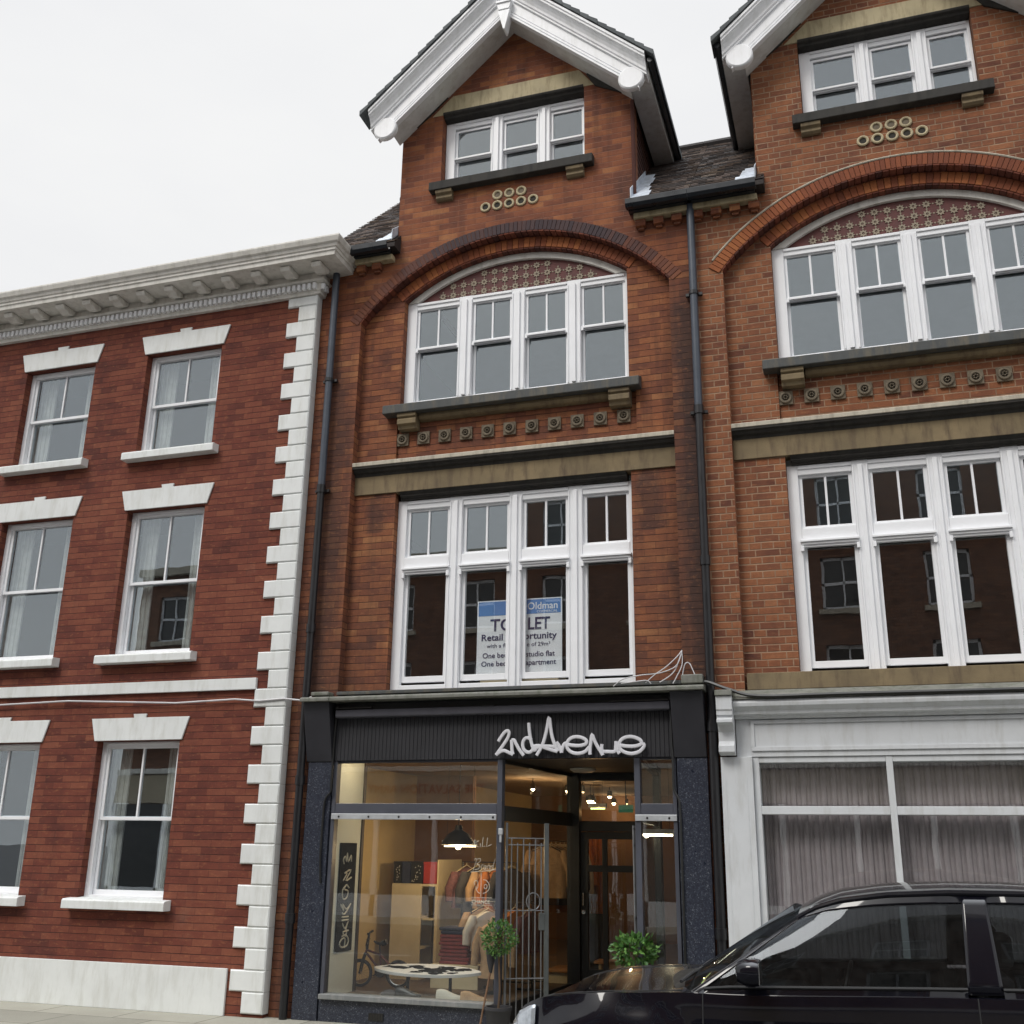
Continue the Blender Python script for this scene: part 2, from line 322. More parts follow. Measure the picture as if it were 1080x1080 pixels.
class MB:
    def __init__(s): s.v = []; s.f = []; s.m = []; s.t = []; s.tint = 0.0; s.mi = 0
    def add(s, vs, fs, mi=None):
        o = len(s.v); s.v += [tuple(p) for p in vs]
        for f in fs:
            s.f.append([o + i for i in f]); s.m.append(s.mi if mi is None else mi); s.t.append(s.tint)
        return s
    def box(s, x0, x1, y0, y1, z0, z1):
        return s.add([(x0, y0, z0), (x1, y0, z0), (x1, y1, z0), (x0, y1, z0), (x0, y0, z1), (x1, y0, z1), (x1, y1, z1), (x0, y1, z1)],
                     [(0, 3, 2, 1), (4, 5, 6, 7), (0, 1, 5, 4), (1, 2, 6, 5), (2, 3, 7, 6), (3, 0, 4, 7)])
    def hexa(s, a, b):
        """a, b: two quads (4 points each) joined into a solid"""
        return s.add(list(a) + list(b), [(3, 2, 1, 0), (4, 5, 6, 7), (0, 1, 5, 4), (1, 2, 6, 5), (2, 3, 7, 6), (3, 0, 4, 7)])
    def prism(s, pts, axis, c0, c1):
        """closed polygon of (a,b) extruded along axis; axis x: (y,z)  y: (x,z)  z: (x,y)"""
        def P(a, b, c): return {'x': (c, a, b), 'y': (a, c, b), 'z': (a, b, c)}[axis]
        n = len(pts)
        tri = tessellate_polygon([[Vector((a, b, 0)) for a, b in pts]])
        vs = [P(a, b, c0) for a, b in pts] + [P(a, b, c1) for a, b in pts]
        fs = [(i, (i + 1) % n, n + (i + 1) % n, n + i) for i in range(n)]
        if n <= 4: fs += [tuple(range(n)), tuple(range(2 * n - 1, n - 1, -1))]
        else:
            fs += [t for t in tri] + [(n + t[2], n + t[1], n + t[0]) for t in tri]
        return s.add(vs, fs)
    def sheet(s, outer, holes, y0, y1):
        loops = [outer] + holes; allp = [p for l in loops for p in l]; n = len(allp)
        tri = tessellate_polygon([[Vector((a, b, 0)) for a, b in l] for l in loops])
        vs = [(a, y0, b) for a, b in allp] + [(a, y1, b) for a, b in allp]
        fs = [tuple(t) for t in tri] + [(n + t[2], n + t[1], n + t[0]) for t in tri]
        o = 0
        for l in loops:
            k = len(l)
            fs += [(o + i, o + (i + 1) % k, n + o + (i + 1) % k, n + o + i) for i in range(k)]; o += k
        return s.add(vs, fs)
    def tube(s, path, r, n=8, closed=False, flat=None):
        P = [Vector(p) for p in path]; k = len(P); rs = r if isinstance(r, (list, tuple)) else [r] * k
        rings = []; prev = None
        for i, p in enumerate(P):
            if closed: d = P[(i + 1) % k] - P[i - 1]
            else: d = P[min(i + 1, k - 1)] - P[max(i - 1, 0)]
            if d.length < 1e-9: d = Vector((0, 0, 1))
            d.normalize()
            if prev is None:
                a = Vector((0, 0, 1)) if abs(d.z) < .9 else Vector((1, 0, 0))
                u = d.cross(a).normalized()
            else:
                u = prev - d * prev.dot(d)
                u = u.normalized() if u.length > 1e-6 else d.orthogonal().normalized()
            prev = u; w = d.cross(u)
            ring = []
            for j in range(n):
                t = 2 * PI * j / n; q = u * math.cos(t) * rs[i] + w * math.sin(t) * rs[i]
                if flat: q.y *= flat
                ring.append(p + q)
            rings.append(ring)
        vs = [q for ring in rings for q in ring]; fs = []
        for i in range(k if closed else k - 1):
            a = i * n; b = ((i + 1) % k) * n
            for j in range(n): fs.append((a + j, a + (j + 1) % n, b + (j + 1) % n, b + j))
        if not closed: fs += [tuple(range(n - 1, -1, -1)), tuple((k - 1) * n + j for j in range(n))]
        return s.add(vs, fs)
    def lathe(s, prof, c, n=24, axis='z', cap=True):
        """prof: (radius, height) pairs round axis through c"""
        vs = []; fs = []; k = len(prof)
        for r, h in prof:
            for j in range(n):
                t = 2 * PI * j / n; a, b = r * math.cos(t), r * math.sin(t)
                vs.append({'z': (c[0] + a, c[1] + b, c[2] + h), 'y': (c[0] + a, c[1] + h, c[2] + b), 'x': (c[0] + h, c[1] + a, c[2] + b)}[axis])
        for i in range(k - 1):
            for j in range(n): fs.append((i * n + j, i * n + (j + 1) % n, (i + 1) * n + (j + 1) % n, (i + 1) * n + j))
        if cap:
            if prof[0][0] > 1e-4: fs.append(tuple(range(n)))
            if prof[-1][0] > 1e-4: fs.append(tuple((k - 1) * n + j for j in range(n)))
        return s.add(vs, fs)
    def build(s, name, mat, parent=None, bevel=0, smooth=False, seg=2, angle=35):
        me = bpy.data.meshes.new(name); me.from_pydata(s.v, [], s.f)
        for mm in (mat if isinstance(mat, (list, tuple)) else [mat]): me.materials.append(mm)
        bm = bmesh.new(); bm.from_mesh(me)
        tl = bm.faces.layers.float.new('tint')
        bm.faces.ensure_lookup_table()
        for f, mi, t in zip(bm.faces, s.m, s.t): f.material_index = mi; f[tl] = t; f.smooth = smooth
        bmesh.ops.remove_doubles(bm, verts=bm.verts, dist=1e-6)
        bmesh.ops.recalc_face_normals(bm, faces=bm.faces)
        bm.to_mesh(me); bm.free()
        o = bpy.data.objects.new(name, me); C.objects.link(o)
        if parent is not None:
            o.parent = parent; root = parent
            while root.parent is not None: root = root.parent
            if parent is root and '_base' in root: o.matrix_parent_inverse = Matrix.Translation(-Vector(root['_base']))
        if bevel:
            md = o.modifiers.new('bevel', 'BEVEL'); md.width = bevel; md.segments = seg; md.limit_method = 'ANGLE'; md.angle_limit = math.radians(angle)
            md.harden_normals = False
        if smooth:
            try:
                md = o.modifiers.new('wn', 'EDGE_SPLIT'); md.split_angle = math.radians(40)
            except Exception: pass
        return o

def text_mesh(name, s, size, loc, mat, parent, rot=(PI/2, 0, 0), depth=.002, align='LEFT', shear=0, sx=1.0, bold=0.0):
    cu = bpy.data.curves.new(name, 'FONT'); cu.body = s; cu.size = size; cu.extrude = depth; cu.align_x = align
    cu.shear = shear; cu.resolution_u = 3; cu.offset = bold
    t = bpy.data.objects.new('tmp', cu); C.objects.link(t)
    dg = bpy.context.evaluated_depsgraph_get(); me = bpy.data.meshes.new_from_object(t.evaluated_get(dg))
    bpy.data.objects.remove(t); bpy.data.curves.remove(cu)
    from mathutils import Euler
    me.transform(Matrix.Translation(loc) @ Euler(rot).to_matrix().to_4x4() @ Matrix.Diagonal((sx, 1, 1, 1)))
    me.materials.clear(); me.materials.append(mat); me.name = name
    o = bpy.data.objects.new(name, me); C.objects.link(o)
    if parent is not None:
        o.parent = parent; root = parent
        while root.parent is not None: root = root.parent
        if parent is root and '_base' in root: o.matrix_parent_inverse = Matrix.Translation(-Vector(root['_base']))
    return o

def arc(cx, cz, r, x0, x1, n=28):
    """points on a circle arch between two x positions"""
    a0 = math.acos(max(-1, min(1, (x0 - cx) / r))); a1 = math.acos(max(-1, min(1, (x1 - cx) / r)))
    return [(cx + r * math.cos(a0 + (a1 - a0) * i / n), cz + r * math.sin(a0 + (a1 - a0) * i / n)) for i in range(n + 1)]
def vring(mb, cx, cz, r0, r1, x0, x1, n, y0, y1, gap=.006, tf=None):
    a0 = math.acos((x0 - cx) / r0); a1 = math.acos((x1 - cx) / r0)
    for i in range(n):
        t0 = a0 + (a1 - a0) * i / n; t1 = a0 + (a1 - a0) * (i + 1) / n
        g = (t1 - t0) * gap / (abs(t1 - t0) * r0) / 2
        t0 += g; t1 -= g; j = random.uniform(-.002, .002); mb.tint = random.random() if tf is None else tf(cx + r0 * math.cos(t0))
        def p(t, r, y): return (cx + r * math.cos(t), y, cz + r * math.sin(t))
        mb.hexa([p(t0, r0, y0 + j), p(t1, r0, y0 + j), p(t1, r1, y0 + j), p(t0, r1, y0 + j)],
                [p(t0, r0, y1), p(t1, r0, y1), p(t1, r1, y1), p(t0, r1, y1)])
    mb.tint = 0

# ================================================================== the red brick shop building
B = thing('shop_building', (0.0, 0.0, 0.0), 'tall narrow red brick gabled shop building with charcoal shopfront and white sash windows', 'building')
AC = (.02, 5.895)      # centre of both arches
XL, XR = -1.76, 1.80   # recess edges
GX = .04               # gable centre
def soff(x, c=GX): return 10.95 - .90 * abs(x - c)

# pier plane (y = 0) with the arched recess and the dormer window cut out
outer = [(-2.28, 0), (-2.02, 0), (-2.02, 2.97), (XL, 2.97)] + arc(*AC, 2.29, XL, XR, 36) + [(XR, 2.97), (2.0, 2.97), (2.0, 0), (2.055, 0), (2.055, 8.2),
         (1.45, 8.2), (-1.35, 8.2), (-2.28, 8.2)]
outer2 = [(-1.35, 8.2), (1.45, 8.2), (1.45, soff(1.45)), (GX, soff(GX)), (-1.35, soff(-1.35))]
dh = [(-.84, 8.98), (.90, 8.98), (.90, 9.965), (-.84, 9.965)]
mb = MB().sheet(outer, [], 0.0, .12).sheet(outer2, [dh], 0.0, .12); mb.build('brick_front', M['brick'], B)
# recessed panel (y = .11)
w1h = [(-1.27, 3.08), (1.33, 3.08), (1.33, 5.5), (-1.27, 5.5)]
w2h = [(-1.27, 5.60), (1.38, 5.60), (1.38, 6.13), (1.33, 6.13)] + list(reversed(arc(.03, AC[1], 2.135, -1.27, 1.33, 24)))
w2h = [(-1.29, 5.60), (1.40, 5.60), (1.40, 6.13), (1.33, 6.13)] + arc(.03, AC[1], 2.135, 1.33, -1.27, 24) + [(-1.27, 6.13), (-1.29, 6.13)]
mb = MB().sheet([(-1.82, 2.9), (1.88, 2.9), (1.88, 7.35), (1.2, 8.05), (0, 8.25), (-1.2, 8.05), (-1.82, 7.35)], [w1h, w2h], .11, .26)
mb.build('recessed_brick_panel', M['brick'], B)
MB().box(-1.285, 1.395, .145, .255, 5.55, 6.13).build('rosette_band', M['brick'], B)
# body behind the front: side walls, back, floors and ceilings
mb = MB()
mb.box(-2.275, -2.12, .12, 8.6, 0, 8.2); mb.box(2.0, 2.05, .12, 8.6, 0, 8.2); mb.box(-2.12, 2.0, 8.4, 8.6, 0, 8.2)
mb.build('side_and_back_wall', M['brick'], B)
mb = MB()
for z0, z1, ys in ((2.62, 2.96, .28), (5.42, 5.55, .27), (8.08, 8.2, .3)): mb.box(-2.11, 1.99, ys, 8.39, z0, z1)
mb.build('floor_slab', M['ceiling_dim'], B)
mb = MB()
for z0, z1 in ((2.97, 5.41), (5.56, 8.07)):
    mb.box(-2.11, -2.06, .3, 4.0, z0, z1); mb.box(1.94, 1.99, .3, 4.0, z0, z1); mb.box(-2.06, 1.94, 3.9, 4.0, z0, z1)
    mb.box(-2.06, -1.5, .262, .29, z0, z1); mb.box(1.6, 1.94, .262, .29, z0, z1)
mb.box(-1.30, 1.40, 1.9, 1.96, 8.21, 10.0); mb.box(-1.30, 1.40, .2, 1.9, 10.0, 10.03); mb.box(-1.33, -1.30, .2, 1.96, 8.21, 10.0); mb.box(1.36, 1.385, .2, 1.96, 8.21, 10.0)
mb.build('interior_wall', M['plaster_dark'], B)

# arches
mb = MB(); vring(mb, *AC, 2.288, 2.415, -1.80, 1.84, 86, -.008, .10, .0045, lambda x: min(1, max(0, random.uniform(0, .4) + .62 * min(1, max(0, (abs(x - .15) - .85) / .7))))); mb.build('arch_hood', M['vous_dark'], B, bevel=.003)
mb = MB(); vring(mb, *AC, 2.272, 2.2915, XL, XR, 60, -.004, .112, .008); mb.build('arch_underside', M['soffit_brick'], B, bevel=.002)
mb = MB(); vring(mb, .03, AC[1], 2.137, 2.262, -1.30, 1.36, 44, .098, .15, .005); mb.build('window_arch', M['vous'], B, bevel=.003)
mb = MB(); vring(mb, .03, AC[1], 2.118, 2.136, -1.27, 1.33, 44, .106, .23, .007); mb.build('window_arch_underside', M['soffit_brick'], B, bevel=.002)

# stone: lintel, string course
mb = MB().box(XL + .002, XR - .002, .088, .25, 5.24, 5.495)
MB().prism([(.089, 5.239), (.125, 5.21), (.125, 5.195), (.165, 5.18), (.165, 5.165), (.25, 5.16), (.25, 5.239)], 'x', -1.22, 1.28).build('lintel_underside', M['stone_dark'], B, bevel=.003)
mb.build('window_lintel', M['stone'], B, bevel=.004)
MB().prism([(.112, 5.615), (.0, 5.59), (-.004, 5.583), (-.004, 5.545), (.004, 5.542), (.112, 5.542)], 'x', XL + .003, XR - .003).build('string_course', M['string'], B, bevel=.002)
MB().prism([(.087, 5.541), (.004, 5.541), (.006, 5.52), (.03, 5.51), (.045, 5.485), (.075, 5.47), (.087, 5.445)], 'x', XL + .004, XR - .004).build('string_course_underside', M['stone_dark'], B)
# sills
def sill(name, x0, x1, yf, zt, zb, yb, zback, mat):
    return MB().prism([(yf, zb), (yf, zt), (yf + .03, zt + .006), (yb, zback), (yb, zb)], 'x', x0, x1).build(name, mat, B, bevel=.008)
sill('window_sill', -1.42, 1.46, -.03, 6.225, 6.125, .25, 6.34, M['slate_sill'])
sill('window_sill', -.95, 1.01, -.10, 8.97, 8.86, .2, 9.05, M['stone_dark'])
mb = MB().prism([(.144, 6.124), (.06, 6.124), (.055, 6.09), (.075, 6.06), (.10, 6.05), (.144, 6.045)], 'x', -1.02, 1.13); mb.build('sill_moulding', M['stone'], B, bevel=.003)
for x0 in (-1.25, 1.13):
    MB().prism([(.144, 6.123), (-.005, 6.123), (-.005, 6.085), (.02, 6.07), (.005, 6.05), (.005, 6.0), (.04, 5.985), (.05, 5.95), (.144, 5.945)], 'x', x0, x0 + .22).build('sill_bracket', M['stone'], B, bevel=.004)
for x0 in (-.87, .70):
    MB().prism([(-.001, 8.859), (-.085, 8.859), (-.08, 8.82), (-.05, 8.80), (-.055, 8.765), (-.03, 8.74), (-.001, 8.735)], 'x', x0, x0 + .20).build('sill_bracket', M['stone'], B, bevel=.004)
# rosettes
for i in range(11):
    cx = -1.225 + .2488 * i; cz = 5.857
    mb = MB().box(cx - .070, cx + .070, .121, .144, cz - .072, cz + .072)
    mb.lathe([(.062, .0), (.058, -.018), (.040, -.020), (.032, -.006)], (cx, .121, cz), 16, 'y', cap=False)
    for k in range(6):
        t = k * PI / 3 + i; mb.lathe([(.0, -.026), (.008, -.022), (.010, -.0)], (cx + .018 * math.cos(t), .121, cz + .018 * math.sin(t)), 8, 'y', cap=False)
    ro = mb.build('rosette', M['rosette'], B, bevel=.006)
    MB().lathe([(.0, -.003), (.034, -.003), (.034, 0)], (cx, .121, cz), 14, 'y').build('hollow', M['void'], ro)
# terracotta rings below the dormer window
for (cx, cz) in [(-.27 + .1425 * i, 8.565) for i in range(5)] + [(-.127 + .1425 * i, 8.702) for i in range(3)]:
    ring = [(cx + .049 * math.cos(t * PI / 12), -.006, cz + .049 * math.sin(t * PI / 12)) for t in range(24)]
    ri = MB().tube(ring, .014, 8, closed=True).build('terracotta_ring', M['buff_ring'], B, smooth=True)
    MB().lathe([(0, -.004), (.042, -.004), (.042, .002)], (cx, 0, cz), 16, 'y').build('ring_hollow', M['void'] if cz < 8.65 else M['rosette'], ri)

# dormer lintel
mb = MB().prism([(-.98, 9.955), (1.02, 9.955), (.84, 10.2), (-.72, 10.2)], 'y', -.006, .19); mb.build('dormer_lintel', M['stone_pale'], B, bevel=.005)
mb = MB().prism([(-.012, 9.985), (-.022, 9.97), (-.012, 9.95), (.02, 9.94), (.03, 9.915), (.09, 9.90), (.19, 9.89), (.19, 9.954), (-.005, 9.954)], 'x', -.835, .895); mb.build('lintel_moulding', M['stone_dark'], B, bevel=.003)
MB().prism([(1.03, 9.93), (1.445, 9.70), (1.445, 9.93), (1.20, 9.99), (1.0, 10.14), (.93, 10.11), ], 'y', -.02, .0).build('soffit_shade_wedge', M['stone_dark'], B)  # stained brick and soffit shade put in as one near-black wedge
MB().prism([(-1.345, 9.70), (-1.02, 9.96), (-.78, 10.19), (-.92, 10.09), (-1.345, 9.73)], 'y', -.02, .0).build('soffit_shade_wedge', M['stone_dark'], B)  # shadow gap below the left soffit, built as a near-black wedge

# ------------------------------------------------------------------ windows
def window(x0, x1, z0, z1, yf, lights, zt=None, trans=.0, topz=None, midbar=True, sashes=None, botrail=.12, toprail=.10, glass='glass_up', meet=None, label=None, par=None, wall='first floor'):
    """white timber window: outer frame with mullions, then a sash (with its panes) in each light"""
    root = MB()
    root.box(x0, lights[0][0], yf, yf + .06, z0, z1)
    for (a, b), (c, d) in zip(lights, lights[1:]):
        root.box(b, c, yf - .004, yf + .06, z0, z1); root.box((b + c) / 2 - .022, (b + c) / 2 + .022, yf - .03, yf - .004, z0 + .02, z1 - .05)
        for xx in (b + .012, c - .012): root.box(xx - .007, xx + .007, yf - .014, yf - .004, z0 + .02, z1 - .05)
    root.box(lights[-1][1], x1, yf, yf + .06, z0, z1)
    for (a, b) in lights:
        root.box(a, b, yf + .004, yf + .06, z0, z0 + botrail * .6); root.box(a, b, yf + .004, yf + .06, z1 - toprail, z1)
        root.box(a, b, yf - .01, yf + .004, z1 - toprail * .45, z1 - toprail * .1)
    if trans:
        for (a, b) in lights: root.box(a, b, yf - .006, yf + .06, zt, zt + trans)
    fr = root.build('window', M['white'], par or B, bevel=.004)
    if label: fr['label'] = label
    for (a, b) in lights:
        segs = sashes(a, b)
        for (sx0, sx1, sz0, sz1, rl, ys, bars, deep) in segs:
            s = MB(); s.box(sx0, sx0 + rl, ys, ys + .04, sz0, sz1); s.box(sx1 - rl, sx1, ys, ys + .04, sz0, sz1)
            s.box(sx0 + rl, sx1 - rl, ys, ys + .04, sz0, sz0 + deep); s.box(sx0 + rl, sx1 - rl, ys, ys + .04, sz1 - rl, sz1)
            for k in range(bars):
                xc = sx0 + (sx1 - sx0) * (k + 1) / (bars + 1); s.box(xc - .011, xc + .011, ys + .002, ys + .036, sz0 + deep, sz1 - rl)
            so = s.build('sash', M['white'], fr, bevel=.003)
            gm = M['glass_clear'] if (glass == 'glass_up' and sz0 < 3.3 and sz1 > 4.3 and par is None) else M[glass]
            MB().box(sx0 + rl * .6, sx1 - rl * .6, ys + .018, ys + .022, sz0 + deep * .6, sz1 - rl * .6).build('pane', gm, so)
    return fr
# first floor: fixed lights below a transom, two-pane lights above
W1L = [(-1.165, -.665), (-.515, .008), (.148, .645), (.80, 1.285)]
def s1(a, b):
    return [(a, b, 3.19, 4.385, .035, .235, 0, .06), (a, b, 4.52, 5.075, .035, .235, 1, .03)]
w1 = window(-1.268, 1.328, 3.085, 5.165, .20, W1L, 4.385, .135, sashes=s1, label='four light white window with transom above the shop fascia')
for (a, b) in W1L:   # drip mouldings under the transom
    mb = MB()
    for k, (zz, yy) in enumerate(((4.392, .155), (4.368, .172), (4.345, .188))):
        mb.box(a - .02 + k * .012, b + .02 - k * .012, yy, .234, zz - .014, zz + .008)
    mb.box(a - .018, a + .012, .165, .2, 4.29, 4.345); mb.box(b - .012, b + .018, .165, .2, 4.29, 4.345)
    mb.build('drip_moulding', M['white'], w1, bevel=.003)
# second floor: sashes with two-pane tops, under the tiled arch
W2L = [(-1.15, -.63), (-.47, .0), (.155, .64), (.795, 1.29)]
def s2(a, b): return [(a, b, 6.34, 7.03, .03, .262, 0, .03), (a, b, 6.965, 7.50, .03, .225, 1, .05)]
w2 = window(-1.268, 1.328, 6.32, 7.575, .20, W2L, sashes=s2, botrail=.03, toprail=.09, label='four light white sash window under the tiled arch')
for (a, b) in W2L:
    mb = MB(); mb.box(a - .005, b + .005, .205, .224, 6.975, 7.0); mb.box(a - .004, a + .026, .2, .224, 6.945, 6.975); mb.box(b - .02, b + .004, .2, .224, 6.945, 6.975)
    mb.build('meeting_rail', M['white'], w2, bevel=.003)
# arched timber head and tile tympanum
ao = arc(.03, AC[1], 2.116, -1.255, 1.315, 30); ai = arc(.03, AC[1], 2.045, 1.20, -1.14, 30)
MB().sheet(ao + [(1.315, 7.576)] + [(1.20, 7.576)] + ai + [(-1.14, 7.576), (-1.255, 7.576)], [], .185, .25).build('arched_window_head', M['cream'], B, bevel=.004)
ty = [(-1.13, 7.577)] + [(1.19, 7.577)] + arc(.03, AC[1], 2.05, 1.18, -1.12, 30)
tym = MB().sheet(ty, [], .225, .262).build('tiled_tympanum', M['tymp'], B)
mb = MB()
for r in range(4):
    for k in range(-10, 11):
        cx = .03 + k * .125 + 0; cz = 7.625 + r * .112
        if math.hypot(cx - .03, cz + .03 - AC[1]) > 2.02: continue
        pts = []
        for j in range(16):
            rr = .046 if j % 2 == 0 else .027; t = j * PI / 8
            pts.append((cx + rr * math.cos(t), cz + rr * math.sin(t)))
        mb.sheet(pts, [[(cx + .014 * math.cos(t * PI / 4), cz + .014 * math.sin(t * PI / 4)) for t in range(8)]], .217, .2255)
        mb.lathe([(0, -.007), (.006, -.005), (.007, 0)], (cx, .2255, cz), 6, 'y', cap=False)
        for (dx, dz) in ((.0625, .0), (0, .056)):
            if math.hypot(cx + dx - .03, cz + dz + .02 - AC[1]) < 2.02: mb.lathe([(0, -.006), (.010, -.004), (.011, 0)], (cx + dx, .2255, cz + dz), 6, 'y', cap=False)
mb.build('tile_flower', M['star'], tym)
# dormer sashes
DL = [(-.72, -.255), (-.115, .315), (.465, .865)]
def s3(a, b): return [(a, b, 9.06, 9.43, .028, .172, 0, .03), (a, b, 9.375, 9.80, .03, .142, 0, .045)]
wd = window(-.835, .895, 9.03, 9.90, .115, DL, sashes=s3, botrail=.03, toprail=.09, label='three light white sash window in the gable')
for (a, b) in DL:
    MB().box(a - .005, b + .005, .122, .141, 9.385, 9.41).build('meeting_rail', M['white'], wd, bevel=.003)

# ------------------------------------------------------------------ gable, roofs
def swept(mb, prof, cx, xl, xr, zt, k):
    """band following both slopes of a gable; prof = (drop, y) ring, zt apex height, k slope"""
    n = len(prof); xs = [xl, cx, xr] if xl < cx < xr else [xl, xr]
    for x in xs:
        pass
    vs = [(x, y, zt - k * abs(x - cx) - d) for x in xs for d, y in prof]; fs = []
    for i in range(len(xs) - 1):
        for j in range(n): fs.append((i * n + j, i * n + (j + 1) % n, (i + 1) * n + (j + 1) % n, (i + 1) * n + j))
    tri = tessellate_polygon([[Vector((y, d, 0)) for d, y in prof]]); e = (len(xs) - 1) * n
    fs += [tuple(t) for t in tri] + [(e + t[2], e + t[1], e + t[0]) for t in tri]
    return mb.add(vs, fs)
ZT, KS = 11.44, .92
def side_eave(par, cx, sgn):
    a, b = sorted((cx + sgn * 1.42, cx + sgn * 1.66))
    MB().box(a, b, -.27, 1.45, 9.70, 9.84).build('eaves_soffit', M['grey_soffit'], par, bevel=.004)
    MB().tube([(cx + sgn * 1.70, -.40, 9.80), (cx + sgn * 1.70, 1.45, 9.80)], .035, 8).build('side_gutter', M['gutter'], par, smooth=True)
def gable(par, cx, xl, xr, right_cut=False):
    crown = [(.05, -.40), (.05, -.46), (.085, -.46), (.095, -.445), (.12, -.445), (.135, -.42), (.165, -.395), (.205, -.375), (.24, -.37), (.25, -.355), (.275, -.355), (.275, -.20), (.05, -.20)]
    swept(MB(), crown, cx, xl + .05, xr - (0 if right_cut else .05), ZT, KS).build('bargeboard_crown', M['white_old'], par, bevel=.002)
    k2 = .905
    board = [(.27, -.33), (.43, -.33), (.435, -.322), (.445, -.322), (.45, -.335), (.475, -.335), (.48, -.325), (.49, -.325), (.495, -.338), (.52, -.338), (.52, -.27), (.27, -.27)]
    swept(MB(), board, cx, xl + .14, xr - (0 if right_cut else .14), ZT - .0, k2).build('bargeboard', M['white_old'], par, bevel=.002)
    sof = [(.30, -.268), (.505, -.268), (.505, .0), (.30, .0)]
    swept(MB(), sof, cx, xl + .27, xr - (0 if right_cut else .27), ZT, k2).build('gable_soffit', M['grey_soffit'], par)
    for sgn in ((-1, 1) if not right_cut else (-1,)):
        ex = cx + sgn * 1.475; ez = 9.655
        mb = MB(); mb.lathe([(.0, -.018), (.130, -.018), (.145, -.004), (.145, .05), (0, .05)], (ex, -.335, ez), 36, 'y', cap=False)
        mb.prism([(ex - .125, ez), (ex + .125, ez), (ex + .125 + (.06 if sgn > 0 else 0), ez + .30 - (.12 if sgn > 0 else -.05)), (ex - .125 - (.06 if sgn < 0 else 0), ez + .30 - (.12 if sgn < 0 else -.05))], 'y', -.318, -.27)
        mb.build('barge_disc', M['white_old'], par, bevel=.003, smooth=False)
        # return of the eaves along the dormer side
        if sgn > 0: side_eave(par, cx, sgn)
    # roof slopes in stepped courses
    mb = MB()
    for sgn in ((-1, 1) if not right_cut else (-1,)):
        n = 17; lim = 1.74 if not (right_cut) else 1.74
        for i in range(n):
            d0 = lim * i / n; d1 = lim * (i + 1) / n + .012
            z0 = ZT - KS * d0 - .0; z1 = ZT - KS * d1
            xs0, xs1 = cx + sgn * d0, cx + sgn * d1
            if right_cut and min(xs0, xs1) > xr: continue
            if right_cut and max(xs0, xs1) > xr:
                xs0 = xr; z0 = ZT - KS * abs(xr - cx)
            mb.tint = random.random()
            q = [(xs0, z0 - .035), (xs0, z0 + .006), (xs1, z1 + .03), (xs1, z1 - .035)]
            mb.prism(q, 'y', -.475 + random.uniform(-.006, .006), -.20 if (sgn < 0 and d0 > 1.36) else 3.4)
    mb.build('gable_roof', M['tile_edge'], par)
gable(B, GX, GX - 1.70, GX + 1.70)
# apex drop
mb = MB().prism([(-.035, 10.93), (.115, 10.93), (.055, 10.66), (.035, 10.66)], 'y', -.40, -.27); mb.box(-.055, .135, -.42, -.27, 11.03, 11.06); mb.prism([(-.05, 11.03), (.13, 11.03), (.105, 10.94), (-.025, 10.94)], 'y', -.405, -.27)
mb.build('apex_drop', M['white_old'], B, bevel=.004)
# dormer cheeks (tile hung) and brick corner returns
for x0, x1 in ((1.385, 1.425), (-1.345, -1.31)):
    MB().box(x0 - .02, x1 + .02, .121, .30, 8.0, 9.72).build('dormer_corner_return', M['brick'], B)
    mb = MB()
    for i in range(19):
        for k in range(12):
            mb.tint = random.random(); y = .305 + k * .13; z = 8.05 + i * .088
            d = .012
            if x0 > 0: mb.hexa([(x1, y, z), (x1, y + .126, z), (x1, y + .126, z + .1), (x1, y, z + .1)], [(x1 + d, y, z), (x1 + d, y + .126, z), (x1 + .002, y + .126, z + .1), (x1 + .002, y, z + .1)])
    mb.tint = .3; mb.box(x0, x1, .301, 1.9, 8.0, 9.72)
    mb.build('dormer_cheek', M['tile_hung'], B)
MB().tube([(1.462, -.012, 8.3), (1.458, -.012, 9.62)], .022, 8).build('corner_bead', M['soffit_brick'], B, smooth=True)

def roofz(y): return 8.22 + (y + .15) * .975
def main_roof(par, x0, x1):
    mb = MB(); rows = 30; ymax = 2.0; dy = (ymax + .17) / rows; sx = .168
    for i in range(rows):
        y = -.17 + i * dy; x = x0 - (sx / 2 if i % 2 else 0)
        while x < x1 - .01:
            a, b = max(x, x0) + .002, min(x + sx, x1) - .002; x += sx
            if b - a < .02: continue
            j = random.uniform(0, .012); mb.tint = random.random()
            za, zb = roofz(y) + .022 + j, roofz(y + dy * 1.3) + .006
            mb.hexa([(a, y, za - .013), (b, y, za - .013), (b, y + dy * 1.3, zb - .010), (a, y + dy * 1.3, zb - .010)],
                    [(a, y, za), (b, y, za), (b, y + dy * 1.3, zb), (a, y + dy * 1.3, zb)])
    mb.tint = .1
    mb.prism([(-.17, roofz(-.17) - .05), (-.17, roofz(-.17)), (2.0, roofz(2.0)), (4.17, roofz(-.17)), (4.17, roofz(-.17) - .05)], 'x', x0, x1)
    mb.build('main_roof', M['tile'], par)
    mb = MB()
    k = x0
    while k < x1: mb.tube([(k, 2.0, roofz(2.0) + .02), (min(k + .3, x1), 2.0, roofz(2.0) + .02)], .06, 8); k += .305
    mb.build('ridge_tile', M['tile'], par)
main_roof(B, -2.28, -1.31); main_roof(B, 1.40, 2.058)
